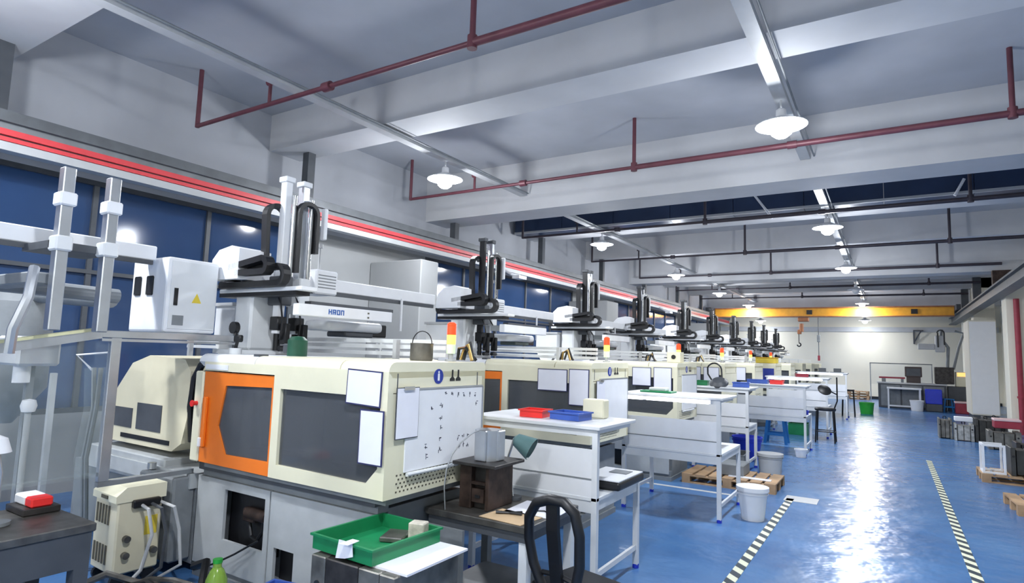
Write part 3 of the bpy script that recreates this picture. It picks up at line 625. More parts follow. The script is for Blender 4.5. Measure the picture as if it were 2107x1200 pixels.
MB().lathe([(0, 0), (.08, 0), (.08, .13), (.05, .16), (0, .165)], n=18).build('body', mat('pump_green', (16, 74, 54), .5), gm, True); MB().box(-.14, .0, -.04, .04, .02, .1, .01).build('motor', M_dgrey, gm)
fn = empty('clip_fan', (-4.62, 3.05, 1.764)); tag(fn, 'small black bracket tool on the left end of the nearest machine', 'bracket')
MB().cyl((0, 0, 0), (.0, 0, .05), .05, 14).build('foot', M_wpow, fn, True); MB().tube([(0, 0, .04), (.03, 0, .12), (-.03, 0, .2)], .014, 8).build('stem', M_black, fn, True)
MB().cyl((-.03, -.02, .22), (-.03, .02, .22), .05, 14).box(-.01, .08, -.02, .02, .1, .16, .01).build('head', M_black, fn, True)
for i in range(1, 5):   # hose tangles on the machine tops
    hc = empty('hose_tangle', (-2.75-.25*(i > 1), Y0M+DY*(i-1)+.42-.3*(i > 1), 1.766)); hc.location.x = -2.82 if i == 1 else -3.35
    tag(hc, 'black and brass hose fittings tangled on top of the %s machine' % ORD[i-1], 'hoses', 'hose fittings on the machines')
    rnd = random.Random(i)
    for k in range(3): MB().tube([(-.08+.03*k, .02, .012), (-.06+.03*k, .05*rnd.random(), .1), (.03, .03*k-.03, .11+.02*k), (.09, rnd.uniform(-.05, .05), .012)], .013, 8).build('hose', M_black if k != 1 else mat('brass', (170, 140, 80), .4, .6), hc, True)
dbx = empty('dial_box', (-2.95, Y0M+DY*2+.2, 1.764)); tag(dbx, 'small cream box with a dark dial on the third machine', 'box')
MB().box(-.11, .11, -.1, .1, 0, .17, .008).build('body', M_cream, dbx); MB().cyl((0, -.1, .09), (0, -.115, .09), .035, 16).build('dial', M_black, dbx)
# ------------------------------------------------------------------ green tray stand
stn = empty('steel_block_stand', (-2.45, 2.65, 0)); tag(stn, 'worn steel mould block used as a stand under the green tray', 'stand')
for x0, x1 in ((-.31, -.2), (-.195, .05), (.055, .2), (.205, .31)): MB().box(x0, x1, -.27, .27, 0, .7, .006).build('plate', M_mould if x0 != -.195 else M_dsteel, stn)
for x, z in ((-.25, .55), (-.25, .4), (-.02, .42), (.25, .5)): MB().cyl((x, -.27, z), (x, -.276, z), .022, 12).build('bolt', M_black, stn)
MB().box(.1, .35, -.22, .3, .7, .712).build('paper_cover', M_paper, stn)
def tray(name, loc, rz, sx, sy, h, th, mt, label, cat, group=None, lip=.012):
    r = empty(name, loc, rz); tag(r, label, cat, group)
    MB().box(-sx, sx, -sy, sy, 0, th).build('bottom', mt, r)
    w_ = MB(); w_.box(-sx, sx, -sy, -sy+th, th, h); w_.box(-sx, sx, sy-th, sy, th, h); w_.box(-sx, -sx+th, -sy+th, sy-th, th, h); w_.box(sx-th, sx, -sy+th, sy-th, th, h); w_.build('wall', mt, r)
    l_ = MB(); l_.box(-sx-lip, sx+lip, -sy-lip, -sy, h-.012, h); l_.box(-sx-lip, sx+lip, sy, sy+lip, h-.012, h); l_.box(-sx-lip, -sx, -sy, sy, h-.012, h); l_.box(sx, sx+lip, -sy, sy, h-.012, h); l_.build('rim', mt, r)
    return r
tray('tray', (-2.55, 2.68, .713), math.radians(-2), .24, .27, .085, .006, M_green, 'green plastic tray on the worn steel block', 'tray')
tag(MB().prism([(-.05, 0), (.05, 0), (.06, -.07), (.0, -.09), (-.07, -.1)], 'x', 0, .003).prism([(-.05, 0), (.05, 0), (.04, .06), (-.05, .05)], 'z', -.003, 0).build('paper_scrap', M_paper, loc=(-2.51, 2.393, .81), rz=-math.pi/2), 'torn white paper scrap folded over the near rim of the green tray', 'paper')
tag(MB().box(-.05, .05, -.04, .04, 0, .11, .006).build('paper_cup', mat('printed_carton', (196, 190, 176), .6, var=.2, scale=18), loc=(-2.4, 2.86, .72), rz=.3), 'small printed carton standing in the green tray', 'carton')
tag(MB().box(-.09, .05, -.1, .08, 0, .03, .006).build('metal_piece', M_steel, loc=(-2.52, 2.83, .72), rz=.4), 'flat grey metal piece lying in the green tray', 'metal part')
tray('crate', (-3.28, 2.62, .12), .2, .2, .15, .18, .008, M_blue, 'blue plastic crate at the lower edge left of the green tray', 'crate')
tag(MB().box(-.2, .2, -.15, .15, 0, .117).build('crate_support', M_steel, loc=(-3.28, 2.62, 0), rz=.2), 'steel block under the blue crate by the machine base', 'block')
tag(MB().tube([(-.1, -.05, 0), (-.05, 0, .05), (.05, .02, .06), (.12, .04, .02)], .05, 8).build('white_cloth', M_bag, loc=(-3.3, 2.6, .18)), 'crumpled white plastic in the blue crate', 'plastic bag')
bt = empty('bottle', (-3.98, 2.62, 0)); tag(bt, 'pale green plastic bottle on the floor before the machine base', 'bottle')
MB().lathe([(0, 0), (.065, 0), (.075, .03), (.07, .23), (.045, .29), (.028, .31), (.028, .34), (0, .34)], n=20).build('body', M_bluegreen, bt, True); MB().cyl((0, 0, .34), (0, 0, .365), .032, 14).build('cap', M_lgreen, bt, True)
for k, (x, y, a) in enumerate(((-4.55, 2.55, .5), (-4.4, 2.4, .15), (-4.7, 2.35, .9), (-4.3, 2.7, -.4))):
    tag(MB().tube([(-.3, 0, .05+.03*k), (-.1, .05, .1+.04*k), (.1, .0, .12), (.32, .05, .05)], .025+.006*(k % 2), 8).build('floor_hose', M_blackm if k % 2 else M_steel, None, True, (x, y, 0), a),
        ['dark hose on the floor beside the temperature controller', 'steel tube on the floor left of the green bottle', 'black hose on the floor under the temperature controller', 'dull pipe on the floor along the machine base'][k], 'hose', 'hoses on the floor')
tag(MB().tube([(-3.95, 2.9, .42), (-4.15, 2.86, .3), (-4.35, 2.84, .2), (-4.55, 2.8, .12)], .008, 6).build('cable', M_black, None, True), 'thin black cable hanging from the machine base opening', 'cable')
# ------------------------------------------------------------------ work table with steel block and cylinder
wt = empty('work_table', (-2.37, 3.77, 0)); tag(wt, 'steel topped work table between the nearest machine and the white bench', 'table')
MB().box(-.44, .4, -.36, .38, .7, .745, .004).build('table_top', M_steel, wt)
MB().box(-.42, .38, -.34, .36, .64, .7).build('apron', M_dgrey, wt)
for x in (-.4, .32):
    for y in (-.33, .3): MB().box(x, x+.06, y, y+.06, 0, .64).build('leg', M_grey2 if x < 0 else M_wpow, wt)
MB().box(-.36, .32, -.3, .3, .2, .22).build('lower_shelf', M_grey2, wt)
MB().box(-.42, -.1, -.37, -.345, .02, .64).build('side_panel', M_grey2, wt)
ppr = [('cardboard_sheet', M_skin, -2.16, 3.56, .2, .13, -.25, 'tan cardboard sheet on the work table'), ('paper_sheet', M_paper, -2.1, 3.85, .22, .18, .2, 'white drawing sheet on the work table beside the steel block')]
for nm, mt, x, y, a, b, rz, lb in ppr: tag(MB().box(-a, a*.7, -b, b, 0, .003).build(nm, mt, None, False, (x, y, .746), rz*.3), lb, 'paper')
pk = empty('pliers', (-2.23, 3.6, .752), .5); tag(pk, 'black pliers on the cardboard sheet', 'pliers')
MB().tube([(-.09, .0, .008), (.0, .0, .008), (.09, .03, .008)], .008, 6).build('handle', M_black, pk); MB().tube([(-.09, .02, .008), (.0, .0, .008), (.09, -.03, .008)], .008, 6).build('handle', M_black, pk)
tg = tag(MB().tube([(0, 0, .005), (.05, .03, .005), (.1, 0, .006), (.15, .05, .005)], .005, 6).build('wire_piece', M_blackm, None, True, (-2.12, 3.78, .75)), 'bent wire piece on the white drawing sheet', 'wire')
sb = empty('steel_block', (-2.515, 3.72, .746)); tag(sb, 'brown steel mould frame with slots on the work table', 'mould')
MB().box(-.12, -.02, -.15, .17, 0, .3, .004).build('plate', M_brown, sb); MB().box(.1, .13, -.15, .17, 0, .3, .004).build('plate', M_brown, sb)
MB().box(-.02, .1, -.1, .15, 0, .3).build('core', M_dsteel, sb); MB().box(-.02, .1, -.15, -.1, .17, .185).box(-.01, .09, -.15, -.1, .05, .14).build('crossbar', M_brown, sb); MB().box(.02, .06, -.155, -.15, .08, .1).build('slot', M_black, sb)
MB().box(-.155, .21, -.2, .2, .3, .322, .003).build('top_plate', M_dsteel, sb)
ac = empty('aluminium_cylinder', (-2.5, 3.72, 1.069)); tag(ac, 'bright aluminium cylinder part standing on the brown steel frame', 'metal part')
MB().cyl((0, 0, 0), (0, 0, .215), .1, 24).build('body', M_alu, ac, True); MB().box(-.04, .05, -.11, -.08, 0, .215, .006).box(.08, .11, -.03, .06, 0, .215, .006).build('rib', M_alu, ac)
lp = empty('work_lamp', (-2.45, 4.0, .746)); tag(lp, 'grey green work lamp shade behind the aluminium cylinder', 'lamp')
MB().cyl((0, 0, 0), (0, 0, .02), .07, 16).build('base', M_dgrey, lp, True); MB().tube([(0, 0, .02), (-.05, 0, .3), (0, 0, .45)], .01, 8).build('arm', M_alu, lp, True)
hd = MB().lathe([(.02, .0), (.05, -.02), (.09, -.16), (.085, -.16)], n=18).build('shade', mat('grey_green', (92, 124, 124), .35), lp, True); hd.location = (0, 0, .45); hd.rotation_euler = (.2, -1.1, 0)
wr = tag(MB().tube([(-2.64, 3.42, .75), (-2.655, 3.42, .9), (-2.65, 3.43, 1.02), (-2.63, 3.46, 1.12), (-2.59, 3.5, 1.2), (-2.53, 3.56, 1.27), (-2.5, 3.6, 1.287)], .005, 6).build('wire_loop', M_alu, None, True), 'thin wire looping from the table to the aluminium cylinder', 'wire')
# ------------------------------------------------------------------ benches
def bench(x0, x1, y0, y1, zt, zs, label, tube=False, sd=.75, panel=(.08, .36), feet=True):
    r = empty('workbench', (x1, y0, 0)); tag(r, label, 'workbench', 'white assembly benches'); W, D = x1-x0, y1-y0; p = .045
    MB().box(-W, 0, 0, D, zt-.03, zt, .004).build('table_top', M_wpow, r)
    MB().box(-W+p, -p, .01, .03, zt-.12, zt-.03).box(-W+p, -p, D-.03, D-.01, zt-.1, zt-.03).box(-.03, -.01, p, D-p, zt-.1, zt-.03).build('apron', M_wpow, r)
    MB().box(-W-.03, .03, -.03, sd, zs-.028, zs, .004).build('shelf', M_wpow, r)
    MB().box(-W+p, -p, .0, .03, zs-.08, zs-.03).build('shelf_rail', M_wpow, r)
    MB().box(-W+p, -p, .005, .02, zt+.0, zt+panel[1]).build('back_panel', M_white, r); MB().box(-W+p, -p, .0, .005, zt+.13, zt+.14).build('panel_seam', M_grey2, r)
    for x in (-W, -p):
        MB().box(x, x+p, 0, p, .03, zs-.03).build('post', M_wpow, r); MB().box(x, x+p, D-p, D, .03, zt-.03).build('leg', M_wpow, r)
        MB().box(x+.005, x+p-.005, .01, sd-.05, zs-.06, zs-.03).build('bracket', M_wpow, r)
        MB().box(x+.01, x+p-.01, p, D-p, .16, .2).build('foot_rail', M_wpow, r)
        for y in (0, D-p): MB().cyl((x+p/2, y+p/2, 0), (x+p/2, y+p/2, .035), .028, 10).build('foot_pad', M_dblue, r)
    if tube: 
        MB().box(-W+.05, -.1, -.035, .0, zs-.075, zs-.03).build('tube_housing', M_white, r)
        for a, b in ((-W+.05, -W+.28), (-W+.33, -.12)): MB().cyl((a, -.05, zs-.06), (b, -.05, zs-.06), .017, 12).build('light_tube', M_tube, r)
    return r
bench(-3.1, -1.92, 4.36, 5.3, .76, 1.3, 'white bench with red and blue bins on its shelf, nearest of the benches')
bench(-2.85, -1.66, 7.22, 8.3, .76, 1.4, 'white bench with a lit tube under its shelf', True)
bench(-2.9, -1.98, 10.55, 11.3, .76, 1.38, 'third white bench, behind the pallet and lidded buckets')
bench(-2.75, -1.42, 13.3, 14.3, .76, 1.36, 'fourth white bench beside the blue stool, red bin on its shelf')
bench(-2.7, -1.3, 16.75, 17.75, .76, 1.45, 'fifth white bench beyond the high chair', True)
bench(-2.7, -1.2, 22.75, 23.75, .76, 1.5, 'farthest white bench with a bright tube under its tall shelf', True)
tray('bin', (-2.62, 4.62, 1.302), .1, .105, .1, .065, .006, M_red, 'red plastic bin on the shelf of the nearest bench', 'bin')
tray('bin', (-2.3, 4.66, 1.302), -.08, .14, .11, .065, .006, M_blue, 'blue plastic bin on the shelf of the nearest bench', 'bin')
tag(MB().box(-.1, .1, -.06, .06, 0, .16, .01).build('carton', M_cream, loc=(-2.2, 4.95, 1.302)), 'small cream carton behind the blue bin', 'carton')
tr = empty('tray', (-2.03, 4.95, .762)); tag(tr, 'black tray with white liner on the nearest bench', 'tray')
MB().box(-.2, .17, -.28, .3, 0, .07, .02, 2).build('body', M_black, tr); MB().box(-.19, .16, -.27, .29, .07, .078).build('liner', M_white, tr); MB().box(-.06, .1, .05, .2, .078, .084).build('part_pile', M_grey2, tr)
bg = empty('plastic_bag', (-1.9, 7.55, .762)); tag(bg, 'crumpled white plastic bag on the lit bench', 'plastic bag')
bgm = MB(); bmesh.ops.create_icosphere(bgm.bm, subdivisions=3, radius=1)
for v in bgm.bm.verts:
    n_ = .85+.2*math.sin(7*v.co.x+3*v.co.z)*math.cos(6*v.co.y+2*v.co.x); v.co = Vector((v.co.x*.17*n_, v.co.y*.2*n_, max(0, (v.co.z+.8)*.17*n_)))
bgm.build('bag', M_bag, bg, True)
for i, (x, y, z, sx, mt, lb) in enumerate(((-1.98, 13.55, 1.362, .12, M_red, 'red bin on the shelf of the fourth bench'), (-2.35, 13.55, 1.362, .2, M_blue, 'blue bin on the shelf of the fourth bench'), (-2.8, 10.85, 1.382, .1, M_green, 'dark green bin on the shelf of the third bench'), (-2.15, 10.85, 1.382, .13, M_blue, 'blue bin on the shelf of the third bench'), (-1.6, 13.9, .762, .15, M_dblue, 'deep blue bin on the table of the fourth bench'), (-1.9, 17.0, 1.452, .14, M_dred, 'dull red bin on the shelf of the fifth bench'))):
    tray('bin', (x, y, z), .05*i, sx, .12, .08, .006, mt, lb, 'bin', 'bins on the benches')
for i, (x, y, z) in enumerate(((-2.5, 7.55, 1.402), (-1.95, 23.05, 1.502), (-1.5, 23.1, 1.502))):
    j = empty('small_tray', (x, y, z)); tag(j, ['flat green tray with parts on the shelf of the lit bench', 'small grey parts box on the left of the farthest shelf', 'small grey parts box on the right of the farthest shelf'][i], 'tray')
    MB().box(-.2, .2, -.12, .12, 0, .02, .004).build('plate', M_green if i == 0 else M_grey2, j); MB().box(-.1, .12, -.07, .07, .02, .06 if i == 0 else .14, .008).build('parts', M_wpow if i == 0 else M_dgrey, j)
# magnifier lamp on the lit bench
mg = empty('magnifier_lamp', (-2.52, 10.75, 1.38)); tag(mg, 'round dark magnifier lamp with arched arm on the third bench', 'lamp')
MB().cyl((-.05, 0, 0), (-.05, 0, .03), .05, 14).build('clamp', M_blackm, mg)
MB().tube([(-.05, 0, .03), (-.16, 0, .2)]+arc((-.05, 0, .27), .12, 160, 10, 8)+[(.09, -.05, .12)], .014, 8).build('arm', M_blackm, mg, True)
hd = MB().lathe([(0, .03), (.1, .025), (.15, -.02), (.155, -.05), (.13, -.055), (0, -.03)], n=24).build('head', M_dgrey, mg, True); hd.location = (.05, -.12, .09); hd.rotation_euler = (.5, 0, 0)
# ------------------------------------------------------------------ foreground chair
ch = empty('chair', (-1.73, 3.38, 0), math.radians(-14)); tag(ch, 'black chair with open looped backrest in the foreground', 'chair')
lo = [(-.13, 0, .42), (-.19, -.02, .55), (-.205, -.05, .7), (-.18, -.08, .84), (-.1, -.1, .94), (.02, -.11, .985), (.12, -.1, .985), (.185, -.08, .93), (.2, -.05, .8), (.18, -.02, .62), (.12, 0, .42)]
bk = MB().tube(lo, .032, 10).build('back_loop', M_black, ch, True)
MB().ribbon([(0, .0, .42), (0, -.03, .6), (.02, -.08, .8), (.04, -.11, .98)], (1, 0, 0), .09, .025).build('back_slat', M_black, ch)
MB().tube([(-.14, .01, .5), (0, .0, .52), (.13, .01, .5)], .016, 8).build('back_rail', M_black, ch, True)
MB().box(-.21, .21, -.02, .4, .4, .44, .018, 2).build('seat', M_black, ch)
for x, y in ((-.18, .0), (.18, .0), (-.18, .36), (.18, .36)): MB().tube([(x, y, .4), (x*1.12, y+(.04 if y > .1 else -.04), .0)], .014, 8).build('leg', M_blackm, ch, True)
# ------------------------------------------------------------------ pallet, buckets, stools around the benches
def pallet(loc, rz, sx, sy, label):
    r = empty('pallet', loc, rz); tag(r, label, 'pallet', 'wooden pallets')
    n = 7; g = sx/n
    pw = MB().box(0, g*.82, 0, sy, .118, .138).build('top_board', M_wood, r)
    for k in range(1, n): c = pw.copy(); COL.objects.link(c); c.parent = r; c.location = (k*g*1.03, 0, 0)
    for y in (0, sy/2-.05, sy-.1):
        MB().box(0, sx, y, y+.1, .1, .118).build('stringer', M_wood, r); MB().box(0, sx, y, y+.1, 0, .02).build('bottom_board', M_wood, r)
        for x in (0, sx/2-.06, sx-.12): MB().box(x, x+.12, y, y+.1, .02, .1).build('block', M_wood, r)
    return r
pallet((-2.68, 9.2, 0), 0, 1.3, .85, 'wooden pallet on the floor beyond the lit bench')
tag(MB().box(-.3, .28, -.05, .05, 0, .012).build('paper_strip', M_paper, loc=(-1.75, 9.42, .139)), 'white strip lying on the pallet', 'paper')
tag(MB().box(-.14, .2, -.25, .25, 0, .16, .01).build('grey_carton', M_grey2, loc=(-2.05, 9.68, .14)), 'grey carton on the pallet', 'carton')
def bucket(loc, r0, r1, h, mt, label, lid=False, handle=True):
    r = empty('bucket', loc); tag(r, label, 'bucket')
    MB().lathe([(0, 0), (r0, 0), (r1, h-.03), (r1+.012, h-.03), (r1+.012, h), (r1-.006, h), (r0-.006, .008), (0, .008)], n=28).build('body', mt, r, True)
    MB().lathe([(r1+.004, h*.82), (r1+.01, h*.82), (r1+.01, h*.85), (r1+.004, h*.85)], n=28).build('ring', mt, r, True)
    if lid: MB().lathe([(0, h+.02), (r1+.016, h+.015), (r1+.018, h-.03), (r1+.013, h-.03)], n=28).build('lid', mt, r, True)
    elif handle: MB().tube(arc((0, 0, h-.05), r1+.016, 200, 340, 12), .004, 6).build('handle', M_alu, r, True)
    return r
bucket((-1.4, 7.66, 0), .125, .165, .36, M_white, 'white plastic bucket on the floor beside the lit bench', True)
bucket((-1.72, 10.95, 0), .17, .19, .3, M_lgrey, 'pale lidded bucket behind the pallet', True)
bucket((-2.3, 12.1, 0), .2, .26, .42, M_dblue, 'deep blue round bin between the third bench and the blue stool', False, False)
bucket((-1.5, 13.1, 0), .09, .11, .16, M_white, 'small white tub on the floor at the fourth bench', False, False)
bucket((-.75, 25.9, 0), .2, .24, .42, M_lgreen, 'bright green bucket alone on the far aisle floor', False, True)
bucket((.9, 29.55, 0), .2, .24, .42, M_white, 'white bucket at the right end of the far grey cabinet', False, True)
def stool(loc, mt, label, rz=0, s=1.0):
    r = empty('stool', loc, rz); tag(r, label, 'stool', 'plastic stools'); h = .45*s
    MB().box(-.15*s, .15*s, -.15*s, .15*s, h-.03, h, .012, 2).build('seat', mt, r)
    for a in (-1, 1):
        for b in (-1, 1):
            MB().prism([(a*.11*s, h-.03), (a*.15*s, h-.03), (a*.2*s, 0), (a*.15*s, 0)], 'y', b*.15*s-.02*(b > 0), b*.15*s+.02*(b < 0)).build('leg', mt, r)
    for b in (-1, 1): MB().box(-.16*s, .16*s, b*.145*s-.008, b*.145*s+.008, h*.32, h*.42).build('brace', mt, r)
    return r
stool((-2.2, 14.9, 0), mat('teal_blue_plastic', (32, 104, 168), .4), 'blue plastic stool under the fourth bench', 0, 1.25)
stool((1.98, 30.3, 0), M_lblue, 'light blue plastic stool on the far right near the grey cabinet', .2, 1.15)
hc = empty('high_chair', (-1.3, 16.0, 0)); tag(hc, 'black swivel chair with round backrest beside the fifth bench', 'chair')
for x in (-.2, .2):
    for y in (-.2, .2): MB().tube([(x, y, 0), (x*.85, y*.85, .72)], .016, 8).build('leg', M_blackm, hc, True)
MB().tube([(-.2, -.2, .25), (.2, -.2, .25), (.2, .2, .25), (-.2, .2, .25), (-.2, -.2, .25)], .012, 8).build('foot_ring', M_blackm, hc, True)
MB().lathe([(0, .72), (.22, .72), (.23, .76), (.2, .79), (0, .8)], n=24).build('seat', M_black, hc, True)
MB().tube([(.18, .0, .76), (.25, 0, .95), (.25, 0, 1.5)], .016, 8).tube([(.25, 0, 1.1), (.1, -.06, 1.18)], .014, 8).build('back_post', M_blackm, hc, True)
b2 = MB().lathe([(0, .03), (.12, .025), (.15, 0), (.12, -.025), (0, -.03)], n=24).build('backrest', M_black, hc, True); b2.location = (.0, -.1, 1.2); b2.rotation_euler = (.75, .5, 0)
h2 = empty('high_stool', (-1.25, 24.3, 0)); tag(h2, 'tall dark stool at the end of the farthest bench', 'stool')
for x in (-.16, .16):
    for y in (-.16, .16): MB().tube([(x*1.2, y*1.2, 0), (x, y, .86)], .016, 8).build('leg', M_blackm, h2, True)
MB().box(-.19, .19, -.19, .19, .86, .92, .02).build('seat', M_black, h2)
# crates stacked under benches
for i, (x, y, mt, lb) in enumerate(((-2.0, 17.2, M_green, 'green crate under the fifth bench'), (-2.3, 10.9, M_grey2, 'grey crate under the third bench'))):
    tray('crate', (x, y, .0), .04*i, .22, .3, .28, .01, mt, lb, 'crate', 'crates under the benches')
# ------------------------------------------------------------------ right side: moulds
def mould(loc, sx, sy, h, mt, label, rz=0, eye=True, axis='x'):
    r = empty('mould_block', loc, rz); tag(r, label, 'mould', 'mould blocks on the right')
    cuts = (-1, -.72, -.66, -.06, 0, .6, .66, 1)
    for k in range(0, 8, 2):
        a, b = cuts[k], cuts[k+1]; ins = .0 if k in (0, 6) else .04
        MB().box(a*sx, b*sx, -sy+ins, sy-ins, 0 if ins == 0 else .02, h-ins, .006).build('plate', mt, r)
    MB().box(-sx*.66, sx*.66, -sy+.06, sy-.06, .03, h-.06).build('core', M_dsteel, r)
    if eye: MB().tube(arc((0, 0, h+.015), .035, -60, 240, 10), .01, 6).build('eyebolt', M_blackm, r, True)
    for a in (-.86, .8): MB().cyl((a*sx, -sy, h*.7), (a*sx, -sy-.012, h*.7), .02, 10).build('bolt', M_black, r)
    return r
M_m2 = mat('dark_mould_steel', (72, 72, 70), .5, .5, var=.2, scale=7); M_m3 = mat('bright_mould_steel', (190, 190, 186), .35, .7, var=.2, scale=14)
mould((1.17, 19.4, 0), .14, .3, .5, M_mould, 'grey mould block, leftmost of the far group on the right')
mould((1.53, 19.05, 0), .2, .22, .42, M_m3, 'bright ribbed mould block in the middle of the far group')
tag(MB().box(-.2, .17, -.12, .12, 0, .11, .01).build('carton', M_white, loc=(1.55, 19.05, .475)), 'white carton on the bright ribbed mould block', 'carton')
mould((1.98, 19.1, 0), .23, .3, .58, M_m2, 'dark mould block right of the bright ribbed one')
mould((2.15, 17.75, 0), .29, .25, .42, M_mould, 'grey mould block under the dull red box'); 
rb = empty('red_box', (2.2, 17.75, .48)); tag(rb, 'dull red box on a grey mould block', 'box'); MB().box(-.22, .25, -.2, .2, 0, .16, .012).build('body', M_dred, rb); MB().box(-.23, .26, -.21, .21, .16, .21, .01).build('lid', mat('pinkish_white', (222, 190, 190), .5), rb)
mould((2.35, 20.9, 0), .25, .3, .5, M_m2, 'dark mould block at the back by the white column')
pallet((1.22, 12.5, 0), 0, 1.25, .8, 'wooden pallet under the square dark mould on the right')
fr_ = empty('wire_rack', (1.24, 12.75, .139)); tag(fr_, 'white metal frame leaning against the square dark mould', 'frame')
MB().frame(-.0, .3, 0, .46, .03, .27, .03, .43, -.2, -.16).build('hoop', M_white, fr_); MB().frame(-.0, .3, 0, .46, .03, .27, .03, .43, .16, .2).build('hoop', M_white, fr_)
for z in (.0, .43): MB().box(0, .03, -.16, .16, z, z+.03).build('tie', M_white, fr_)
mould((1.82, 12.78, .139), .22, .24, .44, M_m2, 'square dark mould block on the nearer pallet', eye=False)
mould((2.25, 13.1, .139), .18, .2, .44, M_dsteel, 'black mould block behind the square dark mould')
pallet((1.32, 10.0, 0), .05, 1.2, .85, 'wooden pallet at the right edge of the view')
tag(MB().box(-.28, .3, -.3, .3, 0, .36, .01).build('carton', M_lgrey, loc=(1.78, 10.4, .139)), 'pale grey carton on the pallet at the right edge', 'carton')
mould((2.3, 15.6, 0), .25, .25, .4, M_dsteel, 'black mould block between the two groups on the right', eye=False)
# white tall cabinet, right far
wc = empty('white_cabinet', (2.42, 26.9, 0)); tag(wc, 'tall white cabinet with a small grey plate beside the right column', 'cabinet')
MB().box(0, .8, 0, 1.6, .15, 3.5, .02).build('body', M_wall, wc); MB().box(.28, .52, -.006, 0, 1.98, 2.12).build('plate', M_grey2, wc); MB().box(.05, .75, .05, 1.5, 0, .15).build('plinth', M_dgrey, wc)
MB().box(.03, .78, -.012, 0, .2, 3.44).build('door', mat('bright_white_paint', (246, 246, 246), .5, var=.01), wc)
# far cabinets and table
fc = empty('grey_cabinet', (-.44, 30.6, 0)); tag(fc, 'long low grey cabinet at the far end of the aisle', 'cabinet')
MB().box(0, 2.4, 0, .7, 0, 1.02, .01).build('body', M_dgrey, fc); MB().box(-.03, 2.43, -.05, .74, 1.02, 1.08).build('top', M_lgrey, fc)
for k in range(3): MB().box(.1+.76*k, .8+.76*k, -.012, 0, .08, .96).build('door', M_grey2, fc)
ft = empty('white_frame_table', (-.1, 29.9, 0)); tag(ft, 'white tube frame table before the low grey cabinet', 'table')
for x in (0, 1.1):
    for y in (0, .5): MB().box(x, x+.06, y, y+.06, 0, .82).build('leg', M_white, ft)
MB().box(-.02, 1.18, -.02, .58, .82, .88).build('top', M_white, ft); MB().box(.06, 1.1, .0, .05, .1, .16).build('stretcher', M_white, ft)
ms = empty('test_machine', (.9, 30.9, 1.08)); tag(ms, 'dark brown bench machine on the far grey cabinet', 'machine')
MB().box(-.35, .25, -.2, .3, .25, .68, .02).box(-.3, .2, -.15, .25, 0, .25).build('body', mat('dark_brown', (70, 58, 56), .5), ms); MB().box(-.3, .2, -.21, -.2, .3, .6).build('door', M_dgrey, ms); MB().box(-1.3, -.35, -.1, .1, .15, .22).build('rail', M_dred, ms); MB().box(-1.2, -1.05, -.1, .1, 0, .15).box(-.5, -.4, -.1, .1, 0, .15).build('rail_foot', M_grey2, ms)
m2_ = empty('test_machine', (1.75, 31.0, 0)); tag(m2_, 'dark upright machine with amber screen right of the far cabinet', 'machine')
MB().box(.26, .9, -.2, .5, 0, 1.0, .02).build('base', M_dgrey, m2_); MB().box(-.15, .5, -.2, .4, 1.085, 1.78, .02).build('housing', M_dsteel, m2_); MB().box(.55, .95, -.1, .3, 1.0, 1.6, .02).build('console', M_cream, m2_); MB().box(.6, .9, -.11, -.1, 1.42, 1.58).build('screen', M_scr, m2_)
MB().tube([(.5, 0, 1.7), (.7, 0, 2.6), (.9, .1, 3.2), (.6, .1, 3.3)], .05, 8).tube([(.3, 0, 1.78), (.35, 0, 2.6), (.1, 0, 3.0), (.15, 0, 3.35)], .06, 8).build('hose', M_grey2, m2_, True)
MB().box(-.1, .25, -.1, .1, 2.4, 3.1, .03).box(-.7, -.1, -.06, .06, 2.5, 2.75, .02).build('arm', M_lgrey, m2_)
MB().ribbon([(.0, -.12, 2.6), (.0, -.12, 3.2)]+arc((.1, -.12, 3.2), .12, 180, 0, 8)+[(.22, -.12, 2.7)], (0, 1, 0), .08, .05).build('cable_chain', M_black, m2_)
bb_ = empty('blue_crate', (1.4, 29.9, 0)); tag(bb_, 'deep blue crate on a dark crate at the far cabinet', 'crate'); MB().box(-.2, .35, -.25, .25, .3, .88, .02).build('upper', M_dblue, bb_); MB().box(-.2, .35, -.25, .25, 0, .3, .02).build('lower', M_dgrey, bb_)
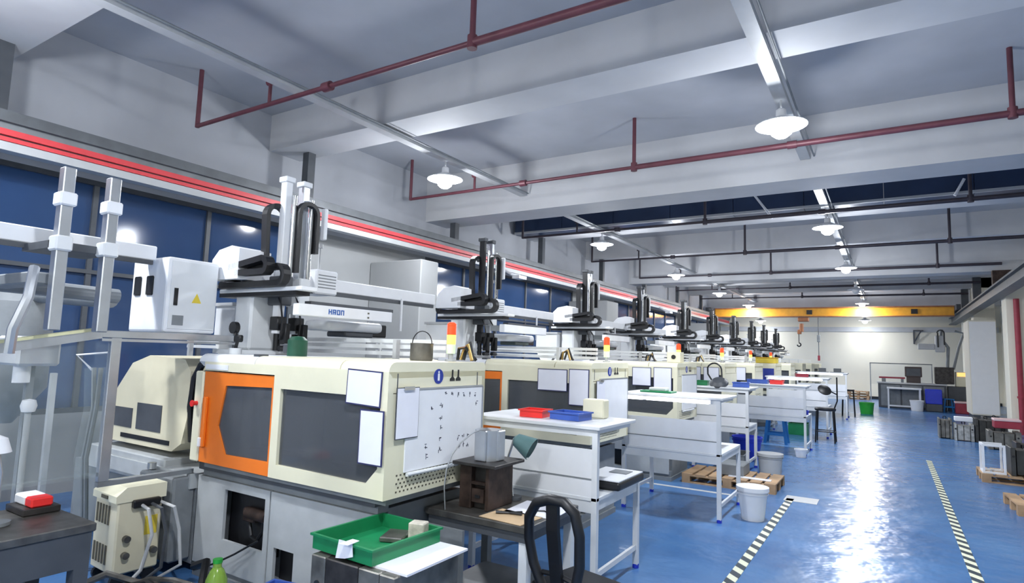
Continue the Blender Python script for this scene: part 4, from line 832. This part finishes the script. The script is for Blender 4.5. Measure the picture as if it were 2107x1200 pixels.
gp = empty('clear_screen', (-.75, 31.4, 0)); tag(gp, 'clear acrylic screen standing at the left end of the far cabinet', 'screen')
MB().box(0, 2.3, 0, .02, .95, 1.85).build('pane', M_clear, gp); MB().box(0, 2.3, -.01, .03, 1.85, 1.89).build('rail', M_grey2, gp); MB().box(0, .04, -.01, .03, 0, 1.85).build('post', M_lgrey, gp); MB().box(2.26, 2.3, -.01, .03, 0, 1.85).build('post', M_lgrey, gp)
pallet((-1.9, 35.6, 0), 0, 1.0, .8, 'wooden pallet against the far white wall'); pallet((-1.85, 35.65, .139), .03, .95, .8, 'second wooden pallet stacked on the far pallet'); pallet((-1.88, 35.62, .278), -.02, .95, .8, 'topmost wooden pallet of the far stack')
rx = empty('red_box', (2.35, 29.6, 0)); tag(rx, 'dull red box on the floor left of the tall white cabinet', 'box'); MB().box(-.2, .3, -.2, .2, 0, .4, .02).build('body', M_dred, rx); MB().box(-.22, .32, -.22, .22, .4, .46, .01).build('lid', mat('pinkish_white', (222, 190, 190), .5), rx)
br = empty('wall_bracket', (1.1, 36.9, 2.9)); tag(br, 'small dark bracket on the far wall', 'bracket'); MB().box(-.03, .03, -.03, .08, 0, .7).build('upright', M_dgrey, br); MB().tube([(0, 0, .1), (.3, -.1, .65)], .03, 6).build('strut', M_dgrey, br); MB().box(-.03, .4, -.15, .08, .64, .7).build('arm', M_dgrey, br)
yb = empty('yellow_box', (-2.95, Y0M+DY*5-.2, 1.764)); tag(yb, 'yellow parts box on top of the sixth machine', 'box'); MB().box(-.3, .25, -.2, .2, 0, .14, .01).build('body', M_yl, yb); MB().box(-.31, .26, -.21, .21, .14, .17, .006).build('rim', mat('amber_plastic', (206, 160, 40), .5), yb)
sp = empty('notice_board', (-2.9, Y0M+DY*5-.544, 1.2)); tag(sp, 'blue notice panel on the front of the sixth machine', 'panel'); MB().box(-.25, .16, -.012, 0, 0, .42).build('sheet', M_sign, sp); MB().box(-.27, .18, -.016, -.002, -.02, .0).build('edge', M_white, sp)
